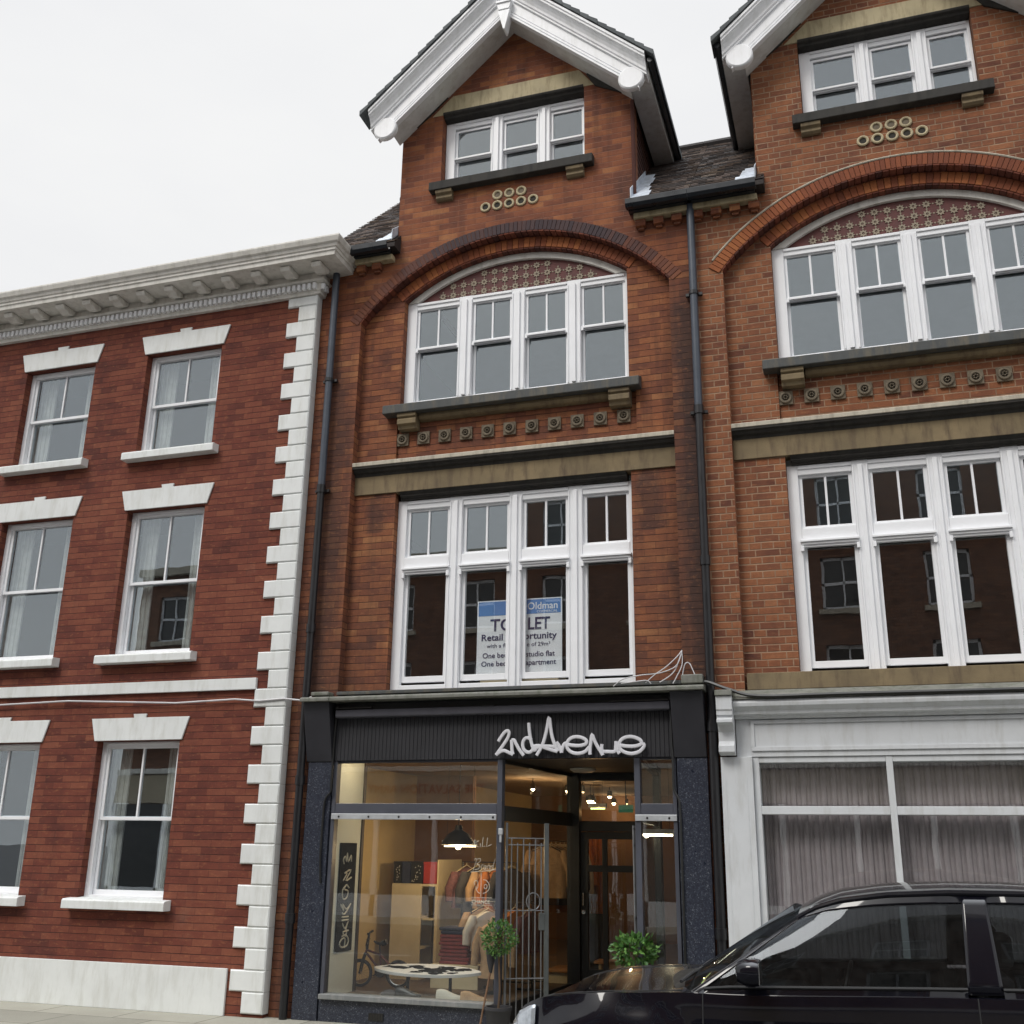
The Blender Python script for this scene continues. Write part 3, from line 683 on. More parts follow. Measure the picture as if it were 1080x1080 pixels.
def flashing(par, xa, xb, y0, y1, name='lead_flashing'):
    mb = MB(); n = 5
    for i in range(n):
        ya = y0 + (y1 - y0) * i / n; yb = y0 + (y1 - y0) * (i + 1) / n + .015
        w = random.uniform(.85, 1.1)
        xo = xa + (xb - xa) * w * (1 - .10 * i)
        mb.hexa([(xa, ya, roofz(ya) + .035), (xo, ya, roofz(ya) + .035), (xo, yb, roofz(yb) + .035), (xa, yb, roofz(yb) + .035)],
                [(xa, ya, roofz(ya) + .05), (xo, ya, roofz(ya) + .048), (xo, yb, roofz(yb) + .044), (xa, yb, roofz(yb) + .046)])
    s = 1 if xb > xa else -1
    mb.hexa([(xa, y0, roofz(y0) + .03), (xa + s * .012, y0, roofz(y0) + .03), (xa + s * .012, y1, roofz(y1) + .03), (xa, y1, roofz(y1) + .03)],
            [(xa, y0, roofz(y0) + .17), (xa + s * .012, y0, roofz(y0) + .17), (xa + s * .012, y1, roofz(y1) + .11), (xa, y1, roofz(y1) + .11)])
    mb.build(name, M['lead'], par, bevel=.004)
flashing(B, 1.438, 1.64, -.16, .78)
flashing(B, -1.358, -1.56, -.14, .25)

# gutters with the stone strip and dentil bricks below
def eaves(par, x0, x1, gx0=None, gx1=None, pale=True):
    g0, g1 = (gx0 or x0), (gx1 or x1)
    prof = [(-.16, 8.11), (-.18, 8.095), (-.235, 8.095), (-.262, 8.125), (-.265, 8.185), (-.25, 8.185), (-.245, 8.13), (-.23, 8.11), (-.18, 8.11), (-.165, 8.125), (-.16, 8.18), (-.15, 8.18), (-.15, 8.11)]
    MB().prism(prof, 'x', g0, g1).build('gutter', M['gutter'], par, bevel=.002)
    MB().box(g0 + .02, g1 - .02, -.149, -.10, 8.10, 8.2).build('gutter_board', M['gutter'], par)
    MB().box(x0, x1, -.10, -.0015, 8.035, 8.10).build('eaves_stone_strip', M['stone_pale'], par, bevel=.005)
    x = x0 + .01; mb = MB()
    while x < x1 - .09: MB().box(x, x + .11, -.07, -.0015, 7.955, 8.034).box(x + .02, x + .09, -.035, -.0015, 7.925, 7.956).build('dentil_brick', M['brick'], par, bevel=.004); x += .195
eaves(B, -1.84, -1.37, -2.2, -1.37); eaves(B, 1.46, 2.055, 1.40, 2.058)

# downpipes
def downpipe(par, x, y, z0, z1, zb, name='downpipe'):
    p = MB().tube([(x, y, z1), (x, y, zb)], .040, 14).build(name, M['pipe'], par, smooth=True)
    mb = MB().tube([(x, y, zb), (x, y, z0)], .040, 14)
    for z in (zb, zb - 1.55, zb - 3.1, .9):
        if z > z0: mb.tube([(x, y, z - .05), (x, y, z + .04)], .050, 14)
    mb.build('lower_pipe', M['pipe_black'], p, smooth=True)
    mb = MB()
    for z in (zb + 1.3, zb - .02):
        mb.box(x - .085, x + .085, y + .02, y + .06, z - .015, z + .015); mb.tube([(x, y, z - .02), (x, y, z + .02)], .049, 14)
    mb.build('pipe_bracket', M['pipe_black'], p)
    return p
downpipe(B, -2.08, -.075, .0, 8.05, 5.3); downpipe(B, 2.062, -.075, .0, 8.10, 5.75)

# ------------------------------------------------------------------ shopfront
fm, fd = M['frame'], M['frame_dark']
MB().prism([(-.25, 2.955), (-.25, 2.985), (-.23, 3.0), (.02, 3.035), (.11, 3.05), (.11, 2.955)], 'x', XL - .02, 1.715).build('shop_cornice', M['lead_moss'], B, bevel=.004)
MB().prism([(-.05, 3.04), (-.05, 3.075), (.2, 3.10), (.2, 3.04)], 'x', XL + .01, XR - .01).build('cornice_flashing', M['slate_sill'], B, bevel=.006)
MB().box(-1.745, 1.705, -.02, .11, 2.38, 2.954).build('fascia_backing', fd, B)
mb = MB(); x = -1.745
while x < 1.70:
    w = .0415; mb.prism([(x + .0008, -.038), (x + .004, -.041), (min(x + w, 1.705) - .004, -.041), (min(x + w, 1.705) - .0008, -.038), (min(x + w, 1.705) - .0008, -.02), (x + .0008, -.02)], 'z', 2.385, 2.84); x += w
mb.build('fascia', M['fascia'], B)
MB().prism([(-.045, 2.80), (-.13, 2.80), (-.14, 2.81), (-.14, 2.875), (-.045, 2.885)], 'x', -1.70, 1.69).build('blind_box', plain('blind_box_paint', (.075, .075, .092), .45, .1), B, bevel=.006)
mb = MB(); mb.box(-1.70, -1.30, -.15, -.1, 2.888, 2.898); mb.box(-.13, -.01, -.15, -.1, 2.876, 2.884); mb.box(1.12, 1.68, -.15, -.1, 2.88, 2.895); mb.build('blind_arm', M['black'], B)
for x0, x1 in ((-2.03, -1.745), (1.705, 2.0)):
    blk = MB().prism([(-.06, 2.375), (-.21, 2.955), (.0, 2.955), (.0, 2.375)], 'x', x0, x1).build('corbel_block', M['block'], B, bevel=.006)
    MB().prism([(-.26, 2.956), (-.26, 2.985), (-.24, 3.0), (-.002, 3.03), (-.002, 2.956)], 'x', x0 - .02, x1 + .02).build('block_cap', M['lead_moss'], blk, bevel=.004)
    MB().box(x0 + .02, x1, -.05, .12, 0, 2.374).build('granite_pilaster', M['granite'], B, bevel=.004)
MB().box(-2.0, -1.80, -.13, -.003, 3.03, 3.07).build('mossy_ledge_stone', M['lead_moss'], B, bevel=.01)
MB().box(1.80, 2.0, -.13, -.003, 3.03, 3.115).build('mossy_ledge_stone', M['lead_moss'], B, bevel=.01)
# posts, transoms
ZT0, ZT1 = 1.872, 1.972
def post(x0, x1, y0=-.03, y1=.06, z0=0.0, z1=2.382, mat=None): return MB().box(x0, x1, y0, y1, z0, z1).build('shopfront_post', mat or fm, B, bevel=.004)
post(-1.735, -1.695); post(.002, .052, z0=.0); post(1.325, 1.378); post(1.675, 1.712)
for x0, x1 in ((-1.694, .001), (1.379, 1.674)):
    MB().box(x0, x1, -.025, .055, ZT0, ZT1).build('shopfront_transom', fm, B, bevel=.004)
    MB().box(x0, x1, -.005, .045, 2.362, 2.383).build('shopfront_head', fm, B)
    st = MB().box(x0 - .03 if x0 < 0 else x0 - .05, x1 + (0 if x0 < 0 else .035), -.045, -.026, ZT0 - .052, ZT0 + .002).build('shutter_rail', M['alu'], B, bevel=.003)
    mb = MB(); n = 6 if x0 < 0 else 2; a0 = -1.64 if x0 < 0 else 1.44; stp = .322 if x0 < 0 else .2
    for i in range(n): mb.lathe([(0, -.006), (.009, -.005), (.011, 0)], (a0 + i * stp, -.045, ZT0 - .027), 10, 'y', cap=False)
    mb.build('rail_bolt', M['black'], st)
    MB().box(x0, x1, .018, .024, .24, ZT0 - .001).build('shop_window_pane', M['glass_shop'], B)
    MB().box(x0, x1, .018, .024, ZT1 + .001, 2.361).build('fanlight_pane', M['glass_shop'], B)
    MB().box(x0 - .03, x1 + .02 if x0 > 0 else x1, -.085, .08, .195, .24).build('shop_window_sill', plain('grey_sill_paint', (.17, .18, .18), .6, .12, bmp=.2, dirt=(.26, .26, .25)), B, bevel=.005)
    MB().box(x0 - .04, x1 + (0 if x0 < 0 else .03), -.04, .10, 0, .194).build('stall_riser', M['granite'], B, bevel=.003)
vent = MB().box(-1.21, -1.06, -.048, -.041, .035, .10).build('air_vent', M['frame_dark'], B)
mb = MB()
for i in range(9): mb.box(-1.205 + i * .016, -1.198 + i * .016, -.052, -.0485, .04, .095)
mb.build('vent_bar', M['void'], vent)
# lobby: splayed glass returns, soffit, back screen and door
RL = [(.035, .062), (.20, 1.95)]; RR = [(1.345, .062), (1.16, 1.95)]
def ret(p, q, name):
    (xa, ya), (xb, yb) = p, q; d = Vector((xb - xa, yb - ya)).normalized(); n = Vector((-d.y, d.x)) * .02
    def slab(z0, z1, w, nm, mat, a=0.0, b=1.0, par=B, bv=.003):
        A = Vector(p) + (Vector(q) - Vector(p)) * a; E = Vector(p) + (Vector(q) - Vector(p)) * b; k = n * (w / .02)
        return MB().hexa([(A.x - k.x, A.y - k.y, z0), (E.x - k.x, E.y - k.y, z0), (E.x + k.x, E.y + k.y, z0), (A.x + k.x, A.y + k.y, z0)],
                         [(A.x - k.x, A.y - k.y, z1), (E.x - k.x, E.y - k.y, z1), (E.x + k.x, E.y + k.y, z1), (A.x + k.x, A.y + k.y, z1)]).build(nm, mat, par, bevel=bv)
    slab(0, .22, .03, 'lobby_riser', M['frame_dark']); slab(1.815, 1.955, .022, 'lobby_transom', fd); slab(2.345, 2.38, .025, 'lobby_head', fd)
    slab(.221, 1.814, .003, 'lobby_pane', M['glass_shop'], .02, .98, bv=0); slab(1.956, 2.344, .003, 'lobby_fanlight', M['glass_shop'], .02, .98, bv=0)
ret(*RL, 'l'); ret(*RR, 'r')
MB().box(.16, .30, 1.93, 2.05, 0, 2.40).build('lobby_post', fd, B, bevel=.004); MB().box(1.12, 1.20, 1.93, 2.05, 0, 2.40).build('lobby_post', fd, B, bevel=.004)
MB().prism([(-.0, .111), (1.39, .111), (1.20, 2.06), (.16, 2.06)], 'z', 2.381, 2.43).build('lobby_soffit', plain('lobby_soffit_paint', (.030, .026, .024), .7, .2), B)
MB().box(.30, 1.12, 1.955, 2.03, 1.76, 1.87).build('door_transom', fd, B, bevel=.003); MB().box(.30, 1.12, 1.955, 2.03, 2.30, 2.40).build('door_head', fd, B)
MB().box(.30, 1.12, 1.985, 1.991, 1.871, 2.299).build('door_fanlight', M['glass_shop'], B)
dr = MB(); dr.box(.305, .385, 1.97, 2.015, .16, 1.755); dr.box(1.035, 1.115, 1.97, 2.015, .16, 1.755); dr.box(.385, 1.035, 1.97, 2.015, 1.68, 1.755); dr.box(.385, 1.035, 1.97, 2.015, .16, .36); dr.box(.385, 1.035, 1.968, 2.012, 1.34, 1.41)
dr.box(.545, .60, 1.972, 2.01, .36, 1.68)
door = dr.build('door', fd, B, bevel=.003)
MB().box(.386, 1.034, 1.99, 1.996, .361, 1.679).build('door_pane', M['glass_shop'], door)
mb = MB().tube([(.345, 1.955, 1.0), (.345, 1.92, 1.0), (.345, 1.92, 1.12), (.345, 1.955, 1.12)], .008, 8); mb.lathe([(0, -.05), (.022, -.045), (.022, -.0)], (.345, 1.968, .93), 14, 'y'); mb.build('door_handle', M['chrome'], door, smooth=True)
MB().prism([(.053, -.0), (1.324, -.0), (1.19, 1.95), (.19, 1.95)], 'z', .0, .035).build('lobby_step', plain('lobby_tile', (.13, .11, .09), .6, .25, 14, bmp=.1), B)
# bulkhead lamp on the lobby soffit
lamp = MB().lathe([(0, -.04), (.10, -.035), (.135, -.015), (.14, 0), (0, 0)], (.52, 1.25, 2.38), 26, 'z').build('bulkhead_lamp', M['lamp_opal'], B, smooth=True)

# shop interior shell
mb = MB(); mb.box(-2.115, -2.06, .27, 8.39, .0, 2.61); mb.build('shop_left_wall', M['wall_tan'], B)
mb = MB(); mb.box(-2.06, 1.99, 7.9, 8.0, .0, 2.61); mb.box(1.94, 1.995, .27, 7.9, 0, 2.61); mb.box(-2.06, -1.3, 2.9, 3.0, 0, 2.5); mb.build('shop_back_wall', M['wall_brown'], B)
mb = MB(); mb.box(-2.11, 1.99, .112, 8.39, 2.43, 2.60); mb.build('shop_ceiling', M['shop_ceiling'], B)
MB().prism([(-2.1, .07), (.0, .07), (.17, 2.06), (1.18, 2.06), (1.37, .07), (1.98, .07), (1.98, 7.9), (-2.1, 7.9)], 'z', .02, .19).build('shop_floor', M['shop_floor'], B)
MB().box(-1.735, -1.70, .065, .60, .19, 2.429).build('display_side_panel', M['wall_white'], B)
MB().box(-1.74, -1.685, .601, .65, .19, 2.429).build('display_panel_post', plain('dark_stained_post', (.035, .022, .015), .5, .1), B)
MB().box(-2.05, -1.74, .60, .63, .19, 2.429).build('display_panel_return', M['wall_white'], B)
MB().box(1.70, 1.735, .065, .5, .19, 2.429).build('display_side_panel', M['wall_brown'], B)

# ================================================================== right neighbour (same terrace, seen only at its left edge)
RN = thing('brick_building', (4.12, 0.0, 0.0), 'red brick gabled building with pale mortar joints and white shopfront, right of the downpipe', 'building')
XC = 6.175; DX = 4.12
SWAP = {'red_brick': M['brick_side'], 'dark_voussoir_brick': M['vous']}
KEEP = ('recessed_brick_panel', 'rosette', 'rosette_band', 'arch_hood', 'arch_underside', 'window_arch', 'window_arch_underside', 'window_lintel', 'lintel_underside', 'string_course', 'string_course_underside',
        'window_sill', 'sill_moulding', 'sill_bracket', 'terracotta_ring', 'dormer_lintel', 'lintel_moulding', 'soffit_shade_wedge', 'window', 'arched_window_head', 'tiled_tympanum', 'bargeboard', 'bargeboard_crown',
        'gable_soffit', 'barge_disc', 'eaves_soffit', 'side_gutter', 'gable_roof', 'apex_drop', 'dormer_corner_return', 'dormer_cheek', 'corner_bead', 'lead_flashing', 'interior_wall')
swapped = {}
def copy_part(o, par):
    c = o.copy(); C.objects.link(c); c.parent = par; c.matrix_parent_inverse = o.matrix_parent_inverse.copy()
    ms = [m_.name for m_ in o.data.materials]
    if any(k in SWAP for k in ms):
        if o.data.name not in swapped:
            me = o.data.copy()
            for q_, k in enumerate(ms):
                if k in SWAP: me.materials[q_] = SWAP[k]
            swapped[o.data.name] = me
        c.data = swapped[o.data.name]
    for ch in [x for x in bpy.data.objects if x.parent is o]: copy_part(ch, c)
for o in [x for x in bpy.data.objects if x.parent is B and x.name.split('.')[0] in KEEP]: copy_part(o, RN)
o1 = [(2.062, 2.9), (XL + DX, 2.9)] + arc(AC[0] + DX, AC[1], 2.29, XL + DX, XR + DX, 36) + [(XR + DX, 2.9), (XC, 2.9), (XC, 8.2), (1.45 + DX, 8.2), (2.77, 8.2), (2.062, 8.2)]
MB().sheet(o1, [], .006, .12).sheet([(a + DX, b) for a, b in outer2], [[(a + DX, b) for a, b in dh]], .006, .12).build('brick_front', M['brick_side'], RN)
mb = MB(); mb.box(2.064, 2.12, .26, 8.6, 0, 8.2); mb.box(XC - .10, XC - .002, .121, 8.6, 0, 8.2); mb.box(2.12, XC - .10, 8.4, 8.6, 0, 8.2); mb.build('side_and_back_wall', M['brick_side'], RN)
mb = MB()
for z0, z1, ys in ((2.62, 2.96, .28), (5.42, 5.55, .27), (8.08, 8.2, .3)): mb.box(2.13, XC - .11, ys, 8.39, z0, z1)
mb.build('floor_slab', M['ceiling_dim'], RN)
A2 = (AC[0] + DX, AC[1])
side_eave(RN, GX + DX, -1)
MB().prism([(GX + DX - 1.36, ZT - KS * 1.36 - .03), (GX + DX - 1.36, ZT - KS * 1.36 + .01), (GX + DX - 1.74, ZT - KS * 1.74 + .01), (GX + DX - 1.74, ZT - KS * 1.74 - .03)], 'y', -.19, 2.2).build('roof_eave_strip', M['tile_edge'], RN)
ring = arc(*A2, 2.43, 2.26, 6.0, 40)
MB().tube([(a, -.004, b) for a, b in ring], .012, 6).build('arch_drip_fillet', M['string'], RN)
MB().box(2.38, 5.90, .03, .19, 2.975, 3.13).build('stone_block', M['stone'], RN, bevel=.005)
eaves(RN, 2.07, 2.76, 2.060, 2.76); eaves(RN, 5.58, XC, 5.52, XC)
main_roof(RN, 2.060, 2.84); main_roof(RN, 5.52, XC)
downpipe(RN, 6.14, -.075, 0, 8.10, 5.6)
# its white shopfront
M['white_shop'] = plain('grey_white_shopfront_paint', (.60, .62, .64), .45, .04, 4, bmp=.1, dirt=(.50, .51, .51), spec=.4)
ws = M['white_shop']
for px, bx in ((2.125, 2.125), (5.80, 5.935)):
    pl_ = MB().box(px, px + .275, -.095, .10, 0, 2.37).build('shopfront_pilaster', ws, RN, bevel=.004)
    mb = MB(); mb.box(px + .035, px + .04, -.098, -.094, .3, 2.2); mb.box(px + .22, px + .225, -.098, -.094, .3, 2.2); mb.build('pilaster_bead', ws, pl_)
    MB().prism([(-.09, 2.89), (-.27, 2.89), (-.27, 2.77), (-.26, 2.755), (-.26, 2.72), (-.245, 2.715), (-.245, 2.69), (-.27, 2.685), (-.27, 2.655), (-.20, 2.64), (-.165, 2.58), (-.165, 2.50), (-.20, 2.46), (-.20, 2.405), (-.15, 2.385), (-.09, 2.38)], 'x', bx, bx + .14).build('corbel_bracket', ws, RN, bevel=.004)
    MB().prism([(-.06, 2.892), (-.29, 2.892), (-.285, 2.94), (-.06, 2.975)], 'x', bx - .005, bx + .145).build('bracket_cap', M['lead_moss'], RN, bevel=.004)
MB().prism([(.005, 2.70), (-.10, 2.70), (-.115, 2.73), (-.15, 2.735), (-.155, 2.765), (-.20, 2.80), (-.205, 2.83), (-.19, 2.86), (.005, 2.90)], 'x', 2.267, 5.933).build('shop_cornice', ws, RN, bevel=.003)
MB().prism([(-.21, 2.862), (-.21, 2.875), (.005, 2.97), (.005, 2.902)], 'x', 2.267, 5.933).build('cornice_flashing', M['lead_moss'], RN)
MB().box(2.267, 5.933, -.06, .10, 2.371, 2.699).build('shop_fascia', ws, RN, bevel=.003)
mb = MB(); mb.box(2.40, 5.80, -.075, -.061, 2.66, 2.69); mb.box(2.40, 5.80, -.075, -.061, 2.42, 2.455); mb.box(2.40, 2.43, -.075, -.061, 2.455, 2.66); mb.box(5.77, 5.80, -.075, -.061, 2.455, 2.66); mb.build('fascia_panel_moulding', ws, RN, bevel=.003)
mb = MB()
for a in (2.401, 3.52, 4.62, 5.745): mb.box(a, a + .054, -.05, .09, .45, 2.37)
for a, b in ((2.455, 3.52), (3.574, 4.62), (4.674, 5.745)): mb.box(a, b, -.045, .085, 1.88, 1.95); mb.box(a, b, -.045, .085, 2.32, 2.369)
wf = mb.build('shop_window_frame', ws, RN, bevel=.004)
for a, b in ((2.456, 3.519), (3.575, 4.619), (4.675, 5.744)):
    MB().box(a, b, .02, .025, .451, 1.879).build('window_pane', M['glass_shop'], wf); MB().box(a, b, .02, .025, 1.951, 2.319).build('fanlight_pane', M['glass_shop'], wf)
MB().box(2.401, 5.799, -.075, .10, .40, .449).build('window_sill', ws, RN, bevel=.004)
MB().box(2.401, 5.799, -.045, .10, 0, .399).build('stall_riser', ws, RN, bevel=.003)
mb = MB(); cm = plain('mauve_grey_curtain', (.36, .30, .32), .9, .12, 6)
for i in range(76):
    a = 2.46 + i * .0435; mb.tube([(a, .18 + .02 * (i % 2), .46), (a, .18 + .02 * (i % 2), 2.36)], .026, 8)
mb.build('curtain', cm, RN, smooth=True)
MB().box(2.13, XC - .11, .30, .33, .0, 2.61).build('inner_wall', M['plaster_dark'], RN)

# ================================================================== left neighbour (white quoins and cornice)
LN = thing('quoined_building', (-5.9, 0.0, 0.0), 'crimson brick building with white corner quoins and moulded stone cornice on the left', 'building')
XK = -9.6
M['quoin'] = plain('white_quoin_paint', (.72, .74, .73), .5, .05, 4, bmp=.15, dirt=(.60, .61, .58))
LW = []
for cx_ in (-4.05, -5.85, -7.65): LW += [(cx_ - .52, cx_ + .52, 1.02, 2.62), (cx_ - .52, cx_ + .52, 3.55, 5.25), (cx_ - .52, cx_ + .52, 5.95, 7.25)]
MB().sheet([(XK, 0), (-2.295, 0), (-2.295, 7.95), (XK, 7.95)], [[(a, c), (b, c), (b, d), (a, d)] for a, b, c, d in LW], -.095, .12).build('brick_wall', M['brick_left'], LN)
for a, b, c, d in LW:
    cx_ = (a + b) / 2; mid = (c + d) / 2
    def s4(p, q_): return [(p, q_, c + .03, mid + .02, .035, .058, 0, .05), (p, q_, mid - .02, d - .04, .035, .022, 1, .035)]
    window(a, b, c, d, .0, [(a + .06, b - .06)], sashes=s4, botrail=.05, toprail=.07, par=LN)
    MB().prism([(-.215, c - .10), (-.215, c - .02), (-.20, c - .005), (.0, c + .01), (.0, c - .10)], 'x', a - .10, b + .10).build('window_sill', M['quoin'], LN, bevel=.005)
    MB().prism([(a - .03, d), (b + .03, d), (b + .10, d + .24), (cx_ + .075, d + .24), (cx_ + .085, d + .28), (cx_ - .085, d + .28), (cx_ - .075, d + .24), (a - .10, d + .24)], 'y', -.115, -.096).build('window_lintel', M['quoin'], LN, bevel=.004)
MB().box(XK, -2.65, -.135, -.096, 3.02 + .10, 3.02 + .22).build('storey_band', M['quoin'], LN, bevel=.004)
MB().box(XK, -2.70, -.125, -.096, 0, .42).build('plinth', M['quoin'], LN, bevel=.004)
mb = MB(); mb.box(XK, -2.4, 1.6, 1.7, 0, 7.9); mb.box(XK, -2.4, .25, 1.6, 2.85, 2.95); mb.box(XK, -2.4, .25, 1.6, 5.5, 5.6); mb.box(XK, -2.4, .25, 1.6, 7.7, 7.8); mb.build('interior_wall', M['plaster_dark'], LN)
for a, b, c, d in LW[1::3] + LW[2::3] + LW[0::3]:
    mb = MB()
    for k in range(7):
        for sg in (-1, 1):
            x_ = ((a + .07) if sg < 0 else (b - .07)) - sg * k * .032
            mb.tube([(x_, .16 + .012 * (k % 2), c + .03), (x_, .16 + .012 * (k % 2), d - .03)], .019, 6)
    mb.build('net_curtain', M['white_cloth'], LN, smooth=True)
mb = MB(); mb.box(-2.40, -2.29, .121, 8.6, 0, 7.95); mb.box(XK, XK + .1, .121, 8.6, 0, 7.95); mb.box(XK + .1, -2.40, 8.4, 8.6, 0, 7.95); mb.build('side_and_back_wall', M['brick_left'], LN)
zt = 7.70; i = 0
while zt > .02:
    h = .125 if i == 0 else .1935; wx = -2.665 if i % 2 == 0 else -2.52; zb = max(.0, zt - h); c = .012
    if zt - zb > .03:
        x0, x1, y0, y1 = wx, -2.2835, -.125, .0
        if i == 0: wx = -2.665
        mb = MB()
        f = [(x0 + c, y0, zb + c + .003), (x1 - c, y0, zb + c + .003), (x1 - c, y0, zt - c), (x0 + c, y0, zt - c)]
        k = [(x0, y0 + c, zb + .003), (x1, y0 + c, zb + .003), (x1, y0 + c, zt), (x0, y0 + c, zt)]
        e = [(x0, y1 - .003, zb + .003), (x1, y1 - .003, zb + .003), (x1, y1 - .003, zt), (x0, y1 - .003, zt)]
        mb.add(f + k + e, [(0, 1, 2, 3)] + [(a, (a + 1) % 4, 4 + (a + 1) % 4, 4 + a) for a in range(4)] + [(4 + a, 4 + (a + 1) % 4, 8 + (a + 1) % 4, 8 + a) for a in range(4)] + [(11, 10, 9, 8)])
        mb.build('quoin', M['quoin'], LN)
    zt = zb; i += 1
def cornice_ring(mb, prof, x0, xr, yb):
    """moulding running along the front (from x0) and returning along the right side; prof = (projection, z)"""
    vs = []; n = len(prof)
    for p, z in prof: vs.append((x0, yb - p, z))
    for p, z in prof: vs.append((xr + p, yb - p, z))
    for p, z in prof: vs.append((xr + p, .0, z))
    fs = []
    for i in range(2):
        for j in range(n): fs.append((i * n + j, i * n + (j + 1) % n, (i + 1) * n + (j + 1) % n, (i + 1) * n + j))
    tri = tessellate_polygon([[Vector((p, z, 0)) for p, z in prof]])
    fs += [tuple(t) for t in tri] + [(2 * n + t[2], 2 * n + t[1], 2 * n + t[0]) for t in tri]
    mb.add(vs, fs)
mb = MB(); cornice_ring(mb, [(-.2, 7.70), (.0, 7.70), (.045, 7.705), (.05, 7.735), (.06, 7.74), (.06, 7.83), (.105, 7.84), (.115, 7.865), (.09, 7.875), (.085, 7.955), (-.2, 7.955)], XK, -2.29, -.095); mb.build('bed_moulding', M['cream'], LN, bevel=.002)
mb = MB(); cornice_ring(mb, [(-.2, 7.956), (.085, 7.956), (.385, 7.965), (.39, 8.015), (.405, 8.02), (.405, 8.05), (.42, 8.055), (.43, 8.085), (.455, 8.10), (.475, 8.15), (.475, 8.17), (-.2, 8.20)], XK, -2.29, -.095); mb.build('cornice', M['cream'], LN, bevel=.002)
MB().prism([(-.05, 8.20), (4.2, 8.9), (8.6, 8.2)], 'x', XK, -2.30).build('low_roof', M['lead_moss'], LN)
x = XK + .01
n_d = 0; xx_ = -2.25; mb = MB()
while xx_ > XK + .05:
    xx_ -= .0665; n_d += 1
    if n_d <= 90: MB().box(xx_, xx_ + .036, -.20, -.154, 7.752, 7.822).build('dentil', M['white_old'], LN)
    else: mb.box(xx_, xx_ + .036, -.20, -.154, 7.752, 7.822)
o = mb.build('dentil_row', M['white_old'], LN); o['kind'] = 'stuff'
for i in range(2): MB().box(-2.229, -2.188, -.155 + i * .08, -.115 + i * .08, 7.752, 7.822).build('dentil', M['white_old'], LN)
for x0 in [-2.235 - .395 * k_ for k_ in range(19)]:
    MB().prism([(-.18, 7.953), (-.42, 7.953), (-.42, 7.93), (-.40, 7.90), (-.34, 7.895), (-.29, 7.87), (-.24, 7.885), (-.20, 7.90)], 'x', x0, x0 + .12).build('modillion', M['cream'], LN, bevel=.004)
# thin cable crossing the quoins
o = MB().tube([(-9.2, -.14, 3.10), (-7.0, -.14, 3.02), (-5.0, -.14, 3.06), (-3.6, -.138, 3.0), (-2.88, -.135, 3.02), (-2.6, -.137, 2.995), (-2.3, -.135, 3.01), (-2.08, -.125, 2.985), (-1.99, -.12, 3.02)], .010, 6).build('cable', M['cable_w'], None, smooth=True)
tag(o, 'thin pale cable strung across the white quoins to the corbel block', 'cable')

# ================================================================== opposite side of the street (what the glass reflects)
def far_building(name, x0, x1, h, label, mat, roofcol):
    P = thing(name, ((x0 + x1) / 2, -15.0, 0), label, 'building')
    yf = -15.0
    wins = []; holes = []
    for fl, (a, b) in enumerate(((4.3, 6.2), (7.0, 8.3), (9.0, 10.3))):
        if b > h - .5: continue
        n = int((x1 - x0) / 2.2); st = (x1 - x0) / n
        for i in range(n):
            cx = x0 + st * (i + .5); wins.append((cx - .5, cx + .5, a, b)); holes.append([(cx - .5, a), (cx + .5, a), (cx + .5, b), (cx - .5, b)])
    MB().sheet([(x0, 3.4), (x1, 3.4), (x1, h), (x0, h)], holes, yf - .3, yf).build('brick_front', mat, P)
    MB().box(x0, x1, yf - 8, yf - .6, 0, h).build('building_block', M['brick_far'], P)
    MB().box(x0, x1, yf - .1, yf + .12, 3.38, 3.5).build('shop_cornice', M['cream'], P, bevel=.01)
    MB().box(x0, x1, yf - .1, yf + .16, h - .02, h + .2).build('parapet_cornice', M['string'], P, bevel=.01)
    for (a, b, c, d) in wins:
        mb = MB()
        for bx in ((a, a + .06, c, d), (b - .06, b, c, d), (a, b, c, c + .08), (a, b, d - .08, d), (a, b, (c + d) / 2 - .03, (c + d) / 2 + .03), ((a + b) / 2 - .02, (a + b) / 2 + .02, c, d)): mb.box(bx[0], bx[1], yf - .16, yf - .1, bx[2], bx[3])
        w = mb.build('window', M['white'], P)
        MB().box(a, b, yf - .15, yf - .14, c, d).build('pane', M['far_glass'], w)
        MB().box(a - .1, b + .1, yf - .1, yf + .08, c - .12, c).build('sill', M['string'], w)
    return P
M['far_glass'] = plain('dark_far_glass', (.03, .035, .04), .08, .1, spec=.6)
F1 = far_building('terrace_building', -16.0, -4.8, 8.9, 'two storey brick terrace across the street with a charity shop sign', M['brick_far'], None)
F2 = far_building('tall_brick_building', -4.78, 9.0, 11.7, 'three storey brown brick building across the street', M['brick_far'], None)
for P, x0, x1 in ((F1, -16, -4.85), (F2, -4.7, 9.0)):
    MB().box(x0, x1, -15.05, -14.93, 2.62, 3.36).build('shop_fascia', plain('cream_fascia', (.42, .36, .26), .6, .05), P)
    mb = MB(); k = x0
    while k < x1 - 1:
        mb.box(k, k + .12, -15.0, -14.9, 0, 2.6); k += 1.55
    mb.box(x0, x1, -15.0, -14.9, 0, .5); mb.build('shopfront_frame', M['white_old'], P)
    MB().box(x0, x1, -15.02, -15.01, .5, 2.6).build('shop_glass', M['far_glass'], P)
text_mesh('fascia_lettering', 'THE SALVATION ARMY', .30, (-5.35, -14.915, 2.86), M['red'], F1, rot=(PI / 2, 0, PI), depth=.01, sx=1.0)

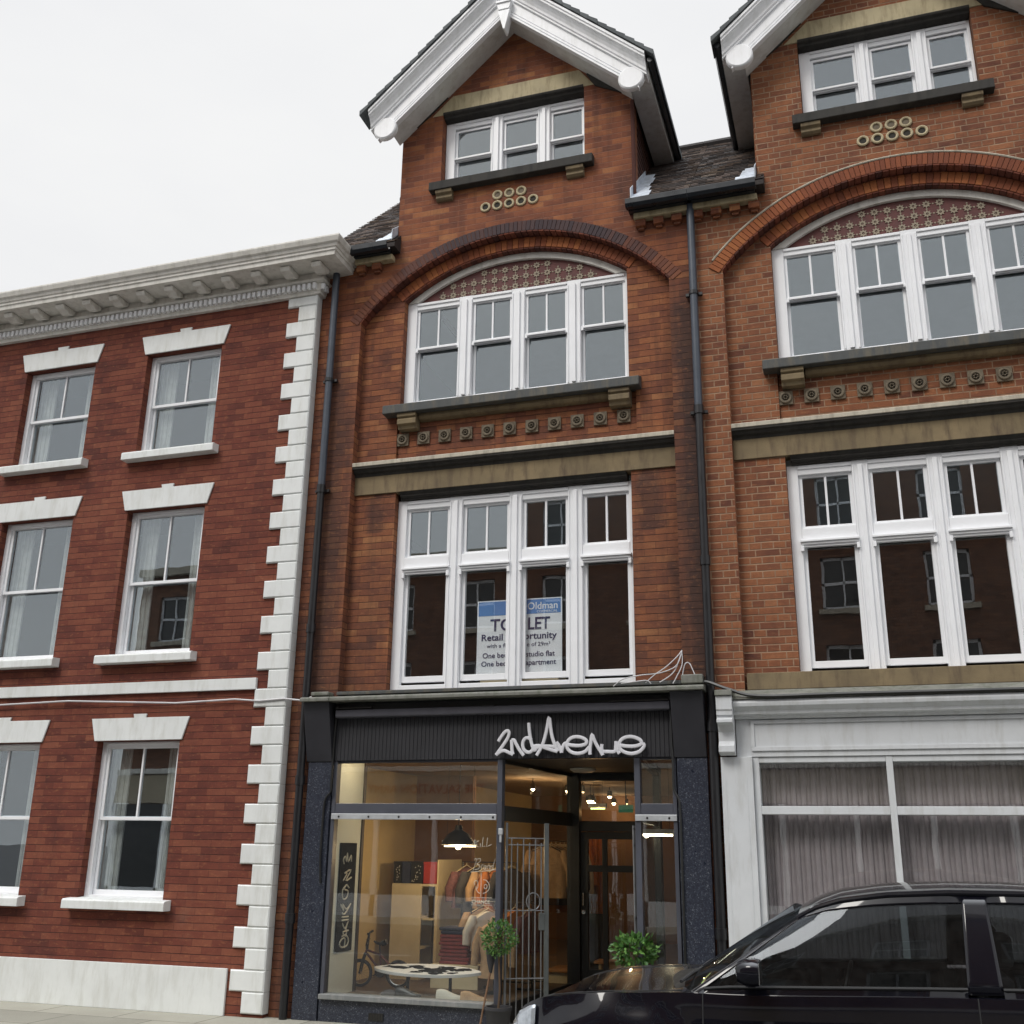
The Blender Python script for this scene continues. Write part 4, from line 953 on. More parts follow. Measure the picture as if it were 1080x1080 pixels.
# ================================================================== ground
def ground_mat(name, a, b, slab=None, rough=.85):
    m, nt, out = new_mat(name); co = objco(nt)
    bs = principled(nt, out, Roughness=rough); bs.inputs['Specular IOR Level'].default_value = .3
    n1 = noise(nt, co, .8, 6, .65); n2 = noise(nt, co, 60, 4, .75)
    c = ramp(nt, mth(nt, 'ADD', mth(nt, 'MULTIPLY', n1, .7), mth(nt, 'MULTIPLY', n2, .4)), [(.35, a), (.75, b)])
    h = n2
    if slab:
        t = N(nt, 'ShaderNodeTexBrick', offset=.5); L(nt, co, t.inputs['Vector'])
        t.inputs['Scale'].default_value = 1; t.inputs['Brick Width'].default_value = slab[0]; t.inputs['Row Height'].default_value = slab[1]
        t.inputs['Mortar Size'].default_value = .006; t.inputs['Color1'].default_value = (.85, .85, .85, 1); t.inputs['Color2'].default_value = (1.1, 1.1, 1.1, 1); t.inputs['Mortar'].default_value = (.3, .3, .28, 1)
        c = mixc(nt, 1.0, c, t.outputs['Color'], 'MULTIPLY'); h = mth(nt, 'SUBTRACT', n2, t.outputs['Fac'])
    L(nt, c, bs.inputs['Base Color']); bump(nt, bs, h, .5, .006)
    return m
road_m = ground_mat('asphalt', (.045, .045, .048), (.075, .075, .077)); pave_m = ground_mat('pavement_slab', (.26, .25, .21), (.38, .37, .31), (.9, .6))
ker_m = ground_mat('kerb_granite', (.22, .22, .21), (.34, .33, .31), (.9, 5))
def struct(name, mb, m): o = mb.build(name, m); tag(o, kind='structure'); return o
struct('ground', MB().add([(-900, -900, -.135), (900, -900, -.135), (900, 900, -.135), (-900, 900, -.135)], [(0, 1, 2, 3)]), road_m)
struct('road', MB().add([(-300, -12.6, -.120), (300, -12.6, -.120), (300, -2.12, -.120), (-300, -2.12, -.120)], [(0, 1, 2, 3)]), road_m)
struct('pavement', MB().box(-300, 300, -1.99, .12, -.2, 0), pave_m)
struct('opposite_pavement', MB().box(-300, 300, -14.98, -12.75, -.2, 0), pave_m)
o = MB().box(-300, 300, -2.12, -1.993, -.2, .002); struct('kerb', o, ker_m)
struct('opposite_kerb', MB().box(-300, 300, -12.747, -12.62, -.2, .002), ker_m)
mb = MB()
for k in range(-30, 31): mb.box(k * 6, k * 6 + 2, -7.5, -7.4, -.118, -.116)
struct('centre_line_marking', mb, plain('road_paint', (.5, .5, .48), .7, .15, 30))

# ================================================================== fascia sign: graffiti style lettering
S = thing('shop_sign', (.7, -.10, 2.42), 'white graffiti style 2nd Avenue lettering on the charcoal fascia', 'sign')
S['_base'] = [.7, -.10, 2.42]
def sp(a, b):
    px, py = 460 + a / 5.4, 700 + b / 5.4
    return ((px - 522) * .00915 - .003, -.092, 2.426 + (795 - .03 * (px - 522) - py) * .0087)
STK = [('2', [[(352, 440), (372, 408), (392, 384), (408, 378), (416, 390), (410, 415), (388, 452), (360, 492), (340, 520)], [(340, 519), (362, 502), (385, 493), (410, 502), (440, 515)]]),
       ('n', [[(430, 430), (432, 455), (434, 490), (440, 514)], [(432, 432), (446, 432), (456, 450), (478, 488), (503, 520)]]),
       ('d', [[(548, 430), (530, 418), (510, 422), (497, 445), (500, 478), (518, 498), (540, 500), (556, 485)], [(531, 330), (534, 370), (542, 420), (552, 462), (566, 490), (575, 478)]]),
       ('A', [[(578, 518), (598, 485), (618, 440), (636, 370), (650, 295), (658, 350), (668, 410), (686, 462), (702, 492)], [(548, 470), (590, 462), (640, 478), (698, 494)], [(560, 478), (610, 466), (660, 465), (695, 468)]]),
       ('v', [[(692, 440), (706, 458), (716, 480), (722, 500)], [(722, 500), (728, 470), (740, 448), (752, 446)]]),
       ('e', [[(752, 452), (790, 458), (830, 458), (860, 448), (864, 430), (846, 416), (812, 408), (780, 414), (758, 434), (752, 462), (764, 486), (792, 501), (826, 502), (858, 490), (880, 464)]]),
       ('n', [[(884, 508), (884, 470), (890, 430), (896, 394), (908, 425), (926, 462), (942, 488), (955, 510)], [(955, 510), (950, 480), (950, 466)]]),
       ('u', [[(952, 448), (950, 486), (985, 490), (1022, 488), (1028, 460), (1030, 430)], [(1030, 440), (1036, 480), (1048, 500)]]),
       ('e', [[(1048, 452), (1090, 458), (1134, 457), (1166, 446), (1170, 430), (1150, 414), (1116, 404), (1080, 409), (1056, 426), (1046, 454), (1058, 480), (1090, 496), (1126, 498), (1162, 484), (1184, 456), (1178, 440)]])]
def smooth_path(p, sub=3):
    P = [Vector(q) for q in p]; out = []
    for i in range(len(P) - 1):
        a, b, c, d = P[max(i - 1, 0)], P[i], P[i + 1], P[min(i + 2, len(P) - 1)]
        for k in range(sub):
            t = k / sub; out.append(.5 * ((2 * b) + (c - a) * t + (2 * a - 5 * b + 4 * c - d) * t * t + (3 * b - a - 3 * c + d) * t ** 3))
    out.append(P[-1]); return out
for nm, strokes in STK:
    mb = MB()
    for s_ in strokes: mb.tube(smooth_path([sp(*q) for q in s_]), .0165, 8)
    # flatten towards the fascia
    mb.v = [(x, -.092 + (y + .092) * .55, z) for x, y, z in mb.v]
    mb.build('letter', M['sign_white'], S, smooth=True)
mb = MB()
for a, b in ((396, 392), (556, 470), (650, 360), (800, 458), (900, 430), (1110, 457)):
    x, y, z = sp(a, b); mb.tube([(x, -.09, z), (x, -.036, z)], .006, 6)
mb.build('standoff_pin', M['chrome'], S)

# ================================================================== letting board behind the first floor window
TB = thing('letting_board', (.09, .30, 3.26), 'white and blue TO LET board standing behind the first floor window', 'board')
bx0, bx1, bz0, bz1, by = -.36, .55, 3.262, 4.02, .305
MB().box(bx0, bx1, by, by + .008, bz0, bz1).build('board', M['board_white'], TB)
MB().box(bx0 + .012, bx1 - .012, by - .002, by - .0005, 3.86, bz1 - .012).build('blue_band', M['board_blue'], TB)
def bt(s, size, x, z, mat=M['ink'], al='LEFT', sx=1, bold=.0): return text_mesh('lettering', s, size, (x, by - .003, z), mat, TB, depth=.0006, align=al, sx=sx, bold=bold)
bt('Oldman', .105, bx1 - .04, 3.905, M['board_white'], 'RIGHT', .96, .001); bt('COMMERCIAL', .035, bx1 - .045, 3.868, M['board_white'], 'RIGHT')
bt('TO', .175, -.215, 3.70, sx=1.0, bold=.0035); bt('LET', .175, .425, 3.70, al='RIGHT', sx=.86, bold=.0035); bt('Retail Opportunity', .096, .09, 3.60, al='CENTER', sx=1.10, bold=.0015)
bt('with a floor space of 29m\u00b2', .06, .09, 3.525, al='CENTER', sx=1.06); bt('One bedroom studio flat', .076, .09, 3.42, al='CENTER', sx=1.0, bold=.0008); bt('One bedroom apartment', .076, .09, 3.335, al='CENTER', sx=1.02, bold=.0008)
mb = MB()
for x in (bx0 + .02, bx1 - .02): mb.lathe([(0, -.003), (.006, -.002), (.007, 0)], (x, by - .0005, bz1 - .02), 8, 'y')
mb.build('corner_screw', M['black'], TB)
MB().box(bx0 + .04, bx1 - .04, by + .01, by + .3, 2.97, 3.258).build('board_stand', M['wood_pale'], TB)

# ================================================================== security gate, folded back inside the entrance
G = thing('security_gate', (.07, .03, .04), 'tall grey barred metal security gate folded back inside the shop entrance', 'gate')
ga = math.radians(32); gw = .40
def gp(w, z, o=0.0): return (.075 + w * math.cos(ga) - o * math.sin(ga), .035 + w * math.sin(ga) + o * math.cos(ga), z)
mb = MB()
for w, r in ((.01, .013),): mb.tube([gp(w, .045), gp(w, 1.80)], r, 8)
mb.tube([gp(.0, .06), gp(gw, .06)], .010, 8); mb.tube([gp(0, .44), gp(gw, .44)], .007, 8); mb.tube([gp(0, 1.66), gp(gw, 1.66)], .006, 8); mb.tube([gp(0, 1.60), gp(gw, 1.60)], .006, 8)
mb.build('gate_frame', M['gatemetal'], G, smooth=True)
mb = MB(); p = [gp(gw - .025, .045, -.012), gp(gw + .02, .045, -.012), gp(gw + .02, .045, .012), gp(gw - .025, .045, .012)]
mb.hexa(p, [(a, b, 1.80) for a, b, c in p]); mb.build('gate_stile', M['gatemetal_dark'], G, bevel=.003)
for k in range(6): MB().tube([gp(.058 + k * .058, .06), gp(.058 + k * .058, 1.62 if k % 2 else 1.66)], .0065, 6).build('gate_bar', M['gatemetal'], G, smooth=True)
mb = MB(); mb.tube([gp(gw * .68 + .065 * math.cos(t * PI / 10), 1.10 + .075 * math.sin(t * PI / 10)) for t in range(20)], .006, 6, closed=True); mb.tube([gp(.02, 1.02), gp(gw, 1.02)], .005, 6); mb.build('gate_scroll', M['gatemetal'], G, smooth=True)
p = [gp(gw - .075, .85, -.016), gp(gw - .02, .85, -.016), gp(gw - .02, .85, .016), gp(gw - .075, .85, .016)]
MB().hexa(p, [(a, b, 1.0) for a, b, c in p]).build('lock_box', M['gatemetal_dark'], G, bevel=.003)
mb = MB(); mb.box(.03, .07, -.06, -.03, 1.69, 1.745); mb.box(.04, .06, -.055, -.035, 1.62, 1.69); mb.build('gate_hinge', M['alu'], G, bevel=.003)
# second leaf, folded to a bundle against the right-hand post
G2 = thing('folded_gate_leaf', (1.30, .0, .04), 'narrow grey gate leaf folded against the right entrance post', 'gate')
mb = MB()
for k in range(3): mb.tube([(1.298, .02 + k * .05, .05), (1.298, .02 + k * .05, 1.78)], .010, 8)
mb.build('gate_bar', M['gatemetal'], G2, smooth=True)
mb = MB()
for z in (.1, .45, 1.0, 1.62, 1.76): mb.tube([(1.298, .0, z), (1.298, .14, z)], .007, 6)
mb.build('gate_rail', M['gatemetal'], G2, smooth=True)

# ================================================================== topiary plants
def leaf_ball(mb, c, R, n, lsz, seed, squash=1.0, spiky=.0):
    rnd = random.Random(seed); lumps = [(Vector((rnd.gauss(0, 1), rnd.gauss(0, 1), rnd.gauss(0, 1))).normalized(), rnd.uniform(.75, 1.12)) for _ in range(14)]
    for i in range(n):
        d = Vector((rnd.gauss(0, 1), rnd.gauss(0, 1), rnd.gauss(0, 1))).normalized()
        k = max(lumps, key=lambda l: l[0].dot(d)); rr = R * (rnd.uniform(.45, 1) ** .45) * (k[1] * .8 + .2) * (1 + spiky * rnd.random())
        p = Vector(c) + Vector((d.x * rr, d.y * rr, d.z * rr * squash))
        ax = (d + Vector((rnd.gauss(0, .6), rnd.gauss(0, .6), rnd.gauss(.2, .6)))).normalized(); sd = ax.cross(Vector((rnd.gauss(0, 1), rnd.gauss(0, 1), rnd.gauss(0, 1)))).normalized()
        up = ax.cross(sd); l = lsz * rnd.uniform(.7, 1.35); w = l * .30
        mb.mi = 0 if rnd.random() < .66 else 1
        mb.add([p, p + ax * l * .5 + sd * w + up * .1 * l, p + ax * l, p + ax * l * .5 - sd * w + up * .1 * l], [(0, 1, 2, 3)])
def topiary(x, y, hz, R, label, seed, open_=0):
    T = thing('topiary_tree', (x, y, 0), label, 'plant', 'topiary plants at the shop entrance')
    pb = MB().lathe([(.085, 0), (.115, .20), (.125, .21), (.125, .235), (.105, .235), (.10, .20), (0, .20)], (x, y, .002), 20, 'z'); pb.build('pot', M['pot'], T, smooth=True)
    MB().tube([(x, y, .19), (x + .012, y, .38), (x - .008, y + .005, hz - R * .5), (x, y, hz)], [.012, .010, .009, .006], 8).build('trunk', M['bark'], T, smooth=True)
    mb = MB(); leaf_ball(mb, (x, y, hz), R, 1050 if not open_ else 470, .026 if not open_ else .055, seed, .98 if not open_ else .72, .22 if not open_ else .5)
    rnd = random.Random(seed)
    mb.build('crown', [M['leaf'], M['leaf2']], T)
    mb = MB()
    for k in range(14):
        t = rnd.uniform(0, 2 * PI); e = rnd.uniform(-.5, 1.2); d = Vector((math.cos(t) * math.cos(e), math.sin(t) * math.cos(e), math.sin(e))) * R * .8
        mb.tube([(x, y, hz - R * .4), Vector((x, y, hz)) + d * .5, Vector((x, y, hz)) + d], [.005, .004, .002], 5)
    mb.build('branch', M['bark'], T)
    return T
topiary(.095, -.17, .80, .138, 'round clipped boxwood ball on a thin stem beside the barred gate', 3)
topiary(1.32, -.12, .735, .142, 'looser leafy green topiary behind the bonnet of the black car', 9, 1)
# bamboo-like stake with dark bud vase leaning at the window edge
o = thing('plant_stake', (-.03, -.17, 0), 'slim leaning wooden stake with dark cone top beside the boxwood ball', 'garden stake')
MB().tube([(-.07, -.22, .0), (.0, -.12, .52)], .010, 8).build('stake', plain('worn_stake_wood', (.16, .09, .05), .8, .2), o, smooth=True)
MB().lathe([(.012, 0), (.035, .10), (.045, .20), (.04, .20), (0, .19)], (.0, -.12, .50), 16, 'z').build('cone_holder', M['pot'], o, smooth=True)

# ================================================================== things in the shop window
FZ = .19
# graffiti banner board on the side panel
M['matt_black'] = plain('matt_black_board', (.008, .008, .008), .9, .1, spec=.1)
V = thing('graffiti_board', (-1.69, .33, .62), 'tall black board with white graffiti letters on the pale side panel', 'sign')
MB().box(-1.699, -1.685, .14, .50, .58, 1.60).build('board', M['matt_black'], V, bevel=.002)
def stroke(mb, pts, r, x=-1.683):
    mb.tube(smooth_path([(x, a, b) for a, b in pts]), r, 6)
glyphs = [[(.22, 1.40), (.20, 1.44), (.24, 1.47), (.27, 1.42), (.28, 1.50), (.31, 1.42), (.37, 1.48), (.38, 1.42)],
          [(.22, 1.24), (.30, 1.31), (.24, 1.31), (.38, 1.34), (.28, 1.24), (.40, 1.27)],
          [(.30, 1.20), (.22, 1.15), (.24, 1.07), (.32, 1.08), (.34, 1.14), (.26, 1.16), (.30, 1.20), (.36, 1.17)],
          [(.20, 1.02), (.27, .96), (.24, 1.02), (.33, .97), (.42, 1.02), (.30, .93), (.24, .94)],
          [(.24, .90), (.38, .90)], [(.24, .87), (.38, .87)],
          [(.26, .84), (.32, .79), (.38, .85), (.34, .78), (.40, .77), (.28, .76), (.34, .72), (.36, .76)],
          [(.33, .61), (.33, .70), (.25, .69), (.22, .65), (.28, .62), (.38, .63), (.41, .68), (.35, .73), (.26, .72)]]
mb = MB()
for g in glyphs: stroke(mb, g, .008)
mb.build('graffiti_letter', M['sticker'], V)

# window decals
D_ = thing('window_decal', (-.14, .012, 1.35), 'white hand-lettered decals stuck inside the shop window near the post', 'decal')
def dec(pts, r=.0055): mbd.tube(smooth_path([(-.30 + a * .29, .0145, 1.0 + b * .75) for a, b in pts]), r, 5)
def dk(pts, r=.0032): mbd.tube([(a, .0145, b) for a, b in pts], r, 5)
mbd = MB()
for s_ in ([(-.225, 1.645), (-.235, 1.575)], [(-.185, 1.635), (-.232, 1.605), (-.19, 1.575)], [(-.17, 1.61), (-.172, 1.575)], [(-.143, 1.665), (-.152, 1.578), (-.125, 1.585)], [(-.100, 1.66), (-.108, 1.58), (-.085, 1.588), (-.06, 1.60)]): dk(s_)
mbd.build('kill_lettering', M['sticker'], D_)
mbd = MB()
def scr(pts, r=.0026): mbd.tube(smooth_path([(-.262 + a * .0115, .0145, 1.365 + b * .0115) for a, b in pts]), r, 5)
for s_ in ([(2, 0), (3.5, 4), (5, 8.5), (4, 9.5), (3, 8)], [(4.8, 8.5), (8, 9.4), (8, 7), (5, 5), (7.6, 4.4), (7, 1.5), (3.4, .8)], [(9, 1), (9.8, 4.5), (11, 4.4)], [(13.2, 4), (11.6, 3.6), (11.2, 1.4), (12.6, 1.2), (13.4, 4), (13.2, 1)], [(14.4, 1), (15, 4), (16.4, 4), (16.2, 1)], [(19.4, 4), (17.6, 3.6), (17.4, 1.3), (18.8, 1.4), (21, 9.5)], [(18.8, 1.4), (20, 1)], [(0, -1.2), (10, -.4), (22, 1)]): scr(s_)
mbd.build('brand_lettering', M['sticker'], D_)
text_mesh('caption_lettering', 'CHANCE', .046, (-.245, .0145, 1.075), M['sticker'], D_, depth=.0008, sx=.95, bold=.0006)
mbd = MB()
def em(pts, r=.0032): mbd.tube(smooth_path([(-.155 + a * .01, .0145, 1.215 + b * .01) for a, b in pts]), r, 5)
for s_ in ([(0, 13), (0, -8)], [(-6, 2), (-7, 5), (-4, 6), (-3, 2), (-4, -1), (-5.5, 1)], [(-5, -1), (-3, -4), (-1, -5)], [(2, 7), (5, 6.5), (8, 3), (8, -1), (5, -4), (2, -5)], [(3, 2), (5, 3), (6, .5), (4, -1), (3, 1)]): em(s_)
for zz in (1.062, 1.128): mbd.tube([(-.25, .0145, zz), (-.045, .0145, zz)], .0018, 4)
mbd.build('emblem', M['sticker'], D_)

# pendant lamp
PL = thing('pendant_lamp', (-.84, 1.2, 2.43), 'black dome pendant lamp with glowing bulb hanging in the shop window', 'lamp')
MB().lathe([(.0, .20), (.035, .20), (.045, .15), (.06, .14), (.11, .11), (.165, .04), (.185, .0), (.178, .0), (.155, .035), (.10, .10), (0, .125)], (-.84, 1.2, 1.60), 30, 'z', cap=False).build('lamp_shade', M['black'], PL, smooth=True)
MB().tube([(-.84, 1.2, 1.80), (-.84, 1.2, 2.43)], .004, 6).build('flex', M['black'], PL)
MB().lathe([(0, -.035), (.022, -.028), (.032, .0), (.026, .03), (.014, .05), (0, .055)], (-.84, 1.2, 1.585), 16, 'z').build('bulb', M['bulb'], PL, smooth=True)
# strip lights
def tube_light(x, y, z, ln, label, m=None):
    t = thing('strip_light', (x, y, z), label, 'strip light', 'fluorescent strip lights in the shop')
    MB().box(x - ln / 2 - .02, x + ln / 2 + .02, y - .03, y + .03, z + .014, z + .06).build('housing', M['white_old'], t, bevel=.003)
    MB().tube([(x - ln / 2, y, z), (x + ln / 2, y, z)], .010 if m is None else .008, 8).build('tube', m or M['tube'], t, smooth=True)
    mb = MB()
    for xx in (x - ln / 2 + .03, x + ln / 2 - .03): mb.tube([(xx, y, z + .05), (xx, y, 2.43)], .002, 4)
    mb.build('suspension_wire', M['black'], t)
    return t
tube_light(-.865, 1.32, 1.585, .36, 'glowing strip light hanging just behind the black pendant lamp', emit_mat('lit_tube_dim', (1, .82, .5), 4))
tube_light(1.27, 1.5, 1.722, .27, 'short bright strip light behind the narrow right-hand window')
tube_light(.33, 2.7, 2.03, .17, 'small greenish strip light glimpsed above the shop door', emit_mat('lit_tube_green', (.75, 1.0, .35), 2.5))
# ceiling spotlights
for i, (x, y, on, lab) in enumerate(((-.693, 3.446, 1, 'small lit spotlight farthest left on the shop ceiling'), (-.353, 3.9, 1, 'bright spotlight seen through the lobby side glass next to the dark post'), (-.209, 4.133, 0, 'dim spotlight just above the brightest one over the shop door'),
        (-.30, 4.9, 1, 'largest brightest spotlight over the shop door'), (-.834, 7.3, 1, 'small spotlight right of the brightest one above the shop door'), (-.133, 5.371, 1, 'upper of two small spotlights above the green exit sign'),
        (-.55, 7.5, 1, 'lower of two small spotlights above the green exit sign'), (-.36, 7.6, 0, 'faint spotlight farthest right above the shop door'))):
    t = thing('spotlight', (x, y, 2.43), lab, 'spotlight', 'spotlights on the shop ceiling')
    z = 2.30 if i != 3 else 2.22
    r = (.026, .032, .018, .05, .03, .028, .032, .02, .02, .02)[i]
    MB().tube([(x, y, z + .02), (x, y, 2.43)], .006, 6).build('stem', M['black'], t)
    MB().lathe([(r * 1.3, .0), (r * 1.35, .05), (r, .075), (0, .08)], (x, y, z), 14, 'z', cap=False).build('spot_housing', M['black'], t, smooth=True)
    MB().lathe([(0, -r * .9), (r * .6, -r * .7), (r, .0), (r * .6, r * .6), (0, r)], (x, y, z - .005), 12, 'z').build('spot_bulb', M['spot_on'] if on else emit_mat('faint_spot', (1, .65, .3), 3), t, smooth=True)
ex = thing('exit_sign', (.86, 2.6, 2.0), 'dim green rectangular exit sign above the shop door', 'sign')
MB().box(.565, .735, 2.75, 2.78, 1.99, 2.075).build('sign_face', M['exit_green'], ex, bevel=.002); MB().box(.645, .655, 2.76, 2.77, 2.075, 2.43).build('sign_hanger', M['black'], ex)

# cube shelving with storage boxes
SH = thing('cube_shelf', (-1.50, 1.85, FZ), 'pale birch cube shelving unit with blank side towards the street', 'shelf')
x0, x1, y0, y1, z0, z1 = -1.83, -1.47, 1.75, 2.52, FZ, 1.18
mb = MB(); mb.box(x0, x1, y0, y0 + .022, z0, z1); mb.box(x0, x1, y1 - .022, y1, z0, z1); mb.box(x0, x1, y0 + .022, y1 - .022, z1 - .022, z1); mb.box(x0, x1, y0 + .022, y1 - .022, z0, z0 + .022); mb.build('carcass', M['wood_pale'], SH, bevel=.002)
MB().box(x0, x1 - .01, (y0 + y1) / 2 - .01, (y0 + y1) / 2 + .01, z0 + .022, z1 - .022).build('divider', M['wood_pale'], SH)
for z in (.50, .82): MB().box(x0, x1 - .004, y0 + .023, y1 - .023, z, z + .018).build('shelf_board', M['wood_pale'], SH)
MB().box(x0, x0 + .012, y0 + .023, y1 - .023, z0 + .022, z1 - .022).build('back_board', M['wood_pale'], SH)
for i, (a, b, mt, lab) in enumerate(((1.76, 1.93, 'black', 'black patterned box nearest the street on the birch shelf'), (1.94, 2.11, 'black', 'second black box from the street on the birch shelf'), (2.12, 2.29, 'black', 'black white-dotted box beside the red box on the birch shelf'), (2.30, 2.49, 'redbox', 'plain red box at the inner end of the birch shelf'))):
    pass
boxes = [(-1.83, -1.73, 'black', 'black patterned box nearest the left wall on top of the birch shelf'), (-1.725, -1.625, 'navy', 'dark plum box second from the left on top of the birch shelf'), (-1.62, -1.475, 'black', 'black white-speckled box next to the red one on the birch shelf'), (-1.47, -1.30, 'redbox', 'plain red box at the right end on top of the birch shelf')]
for i, (a, b, mt, lab) in enumerate(boxes):
    t = thing('storage_box', ((a + b) / 2, 2.0, 1.18), lab, 'box', 'storage boxes on the birch shelf')
    yy = 1.77 if i < 3 else 1.78; bb = b
    MB().box(a + .004, bb - .002, yy, yy + .40, 1.182, 1.405).build('box_body', M[mt], t, bevel=.004)
    MB().box(a + .001, bb, yy - .003, yy + .403, 1.385, 1.415).build('lid', M[mt], t, bevel=.003)
    if i in (0, 2):
        rnd = random.Random(i); mb = MB()
        for k in range(16): mb.lathe([(0, -.002), (.006, -.0015), (.006, 0)], (rnd.uniform(a + .02, b - .02), yy, rnd.uniform(1.2, 1.37)), 6, 'y')
        mb.build('dot_pattern', M['sticker'], t)
MB_ = MB(); t = thing('shelf_riser', (-1.385, 2.0, FZ), 'tall birch end panel carrying the red box beside the shelf', 'shelf panel')
mb = MB(); mb.box(-1.468, -1.292, 1.76, 2.5, 1.155, 1.179); mb.box(-1.31, -1.292, 1.76, 2.5, FZ, 1.155); mb.box(-1.292, -1.278, 1.76, 2.5, FZ, 1.44); mb.box(-1.468, -1.31, 1.78, 2.5, .80, .82); mb.build('panel', M['wood_pale'], t, bevel=.002)

# oval display table shaped like a board, on two dark pedestals
OT = thing('display_table', (-.92, .62, FZ), 'long pointed white table with black graphic top in the shop window', 'table')
cx, cy, a, b = -.93, .66, .57, .17
pts = []
for k in range(48):
    t = 2 * PI * k / 48; c_, s_ = math.cos(t), math.sin(t)
    pts.append((cx + a * math.copysign(abs(c_) ** .92, c_), cy + b * math.copysign(abs(s_) ** 1.5, s_)))
def tilt(mb_):
    ta = math.radians(11)
    mb_.v = [(x, cy + (y - cy) * math.cos(ta) - (z - .40) * math.sin(ta), .40 + (z - .40) * math.cos(ta) + (y - cy) * math.sin(ta)) for x, y, z in mb_.v]; return mb_
tilt(MB().prism(pts, 'z', .392, .422)).build('table_top', plain('white_table_edge', (.75, .75, .74), .35, .03), OT, bevel=.006)
mb = MB(); rnd = random.Random(4)
for k in range(60):
    u, v = rnd.uniform(-.50, .50), rnd.uniform(-.14, .14)
    if (u / .53) ** 2 + (abs(v) / .15) ** 1.6 > .75: continue
    l = rnd.uniform(.04, .10); w = rnd.uniform(.018, .045); an = rnd.uniform(-.5, .5)
    q = []
    for j in range(9):
        t = 2 * PI * j / 9; e = rnd.uniform(.6, 1.15); px, py = l * math.cos(t) * e, w * math.sin(t) * e
        q.append((cx + u + px * math.cos(an) - py * math.sin(an), cy + v + px * math.sin(an) + py * math.cos(an)))
    mb.prism(q, 'z', .4222 + k * .00003, .4232 + k * .00003)
tilt(mb).build('table_graphic', M['matt_black'], OT)
for px in (-1.13, -.68):
    lg = MB().tube([(px, cy, FZ + .02), (px, cy, .388)], .016, 10).build('pedestal', M['black'], OT, smooth=True)
    MB().lathe([(0, .03), (.03, .028), (.10, .012), (.115, 0), (0, 0)], (px, cy, FZ + .001), 22, 'z').build('pedestal_foot', M['black'], lg, smooth=True)

# BMX bicycle standing at the left
BK = thing('bicycle', (-1.55, 1.05, FZ), 'small dark BMX bicycle with maroon frame behind the white display table', 'bicycle')
ba = math.radians(6)
WR = .15
def bp(u, v, w=0.0): return (-1.83 + u * math.cos(ba) + w * math.sin(ba), .98 + u * math.sin(ba) - w * math.cos(ba), FZ + v)
SC = .53
def q(u, v, w=0.0): return bp(u * SC, v * SC, w * SC)
for (u, nm) in ((.05, 'front_wheel'), (.83, 'rear_wheel')):
    n = 28; w = MB().tube([q(u + .225 * math.cos(2 * PI * k / n), .25 + .225 * math.sin(2 * PI * k / n)) for k in range(n)], .016, 8, closed=True).build('wheel', M['rubber'], BK, smooth=True)
    MB().tube([q(u + .20 * math.cos(2 * PI * k / n), .25 + .20 * math.sin(2 * PI * k / n)) for k in range(n)], .007, 6, closed=True).build('rim', M['chrome'], w, smooth=True)
    mb = MB()
    for k in range(16): mb.tube([q(u, .25, .012 * (-1) ** k), q(u + .20 * math.cos(2 * PI * k / 16), .25 + .20 * math.sin(2 * PI * k / 16))], .0012, 3)
    mb.tube([q(u, .25, -.05), q(u, .25, .05)], .012, 8); mb.build('spoke', M['chrome'], w)
mb = MB()
for A, E, r in ((q(.17, .60), q(.47, .29), .013), (q(.18, .66), q(.46, .58), .011), (q(.47, .29), q(.44, .64), .011), (q(.14, .60), q(.17, .70), .013), (q(.47, .29, .04), q(.83, .25, .05), .008), (q(.47, .29, -.04), q(.83, .25, -.05), .008), (q(.46, .57, .03), q(.83, .25, .05), .007), (q(.46, .57, -.03), q(.83, .25, -.05), .007)): mb.tube([A, E], r, 8)
mb.build('frame', M['maroon_metal'], BK, smooth=True)
mb = MB()
for s_ in (-1, 1): mb.tube([q(.14, .61, .05 * s_), q(.08, .42, .055 * s_), q(.05, .25, .055 * s_)], .009, 8)
mb.tube([q(.14, .60, -.05), q(.14, .60, .05)], .011, 8); mb.build('fork', M['black'], BK, smooth=True)
mb = MB(); ha = .18
for s_ in (-1, 1): mb.tube(smooth_path([q(.17, .74, 0), q(.165, .75, .06 * s_), q(.19 + .05 * s_, .92, .17 * s_), q(.19 + .06 * s_, .965, .22 * s_), q(.22 + .09 * s_, .985, .38 * s_)]), .0085, 8)
mb.tube([q(.17, .86, -.13), q(.20, .86, .13)], .007, 8); mb.tube([q(.165, .68), q(.17, .77)], .016, 8)
hb = mb.build('handlebar', M['black'], BK, smooth=True)
mb = MB()
for s_ in (-1, 1): mb.tube([q(.20 + .07 * s_, .973, .27 * s_), q(.22 + .09 * s_, .986, .40 * s_)], .012, 8)
mb.build('grip', M['rubber'], hb, smooth=True)
MB().tube([q(.44, .60), q(.425, .78)], .009, 8).build('seat_post', M['black'], BK, smooth=True)
mb = MB(); mb.tube(smooth_path([q(.30, .83), q(.36, .80), q(.42, .79), q(.50, .80), q(.56, .83)]), [.010] * 4 + [.014] * 4 + [.028] * 4 + [.034], 10)
mb.build('saddle', M['black'], BK, smooth=True)
mb = MB(); mb.lathe([(0, -.006), (.055, -.006), (.06, 0), (0, .004)], q(.47, .29, .05), 20, 'y'); mb.tube([q(.47, .29, -.06), q(.47, .29, .06), q(.36, .22, .065), q(.36, .22, .13)], .007, 6); mb.tube([q(.47, .29, -.06), q(.58, .36, -.065), q(.58, .36, -.13)], .007, 6); mb.build('crankset', M['black'], BK, smooth=True)

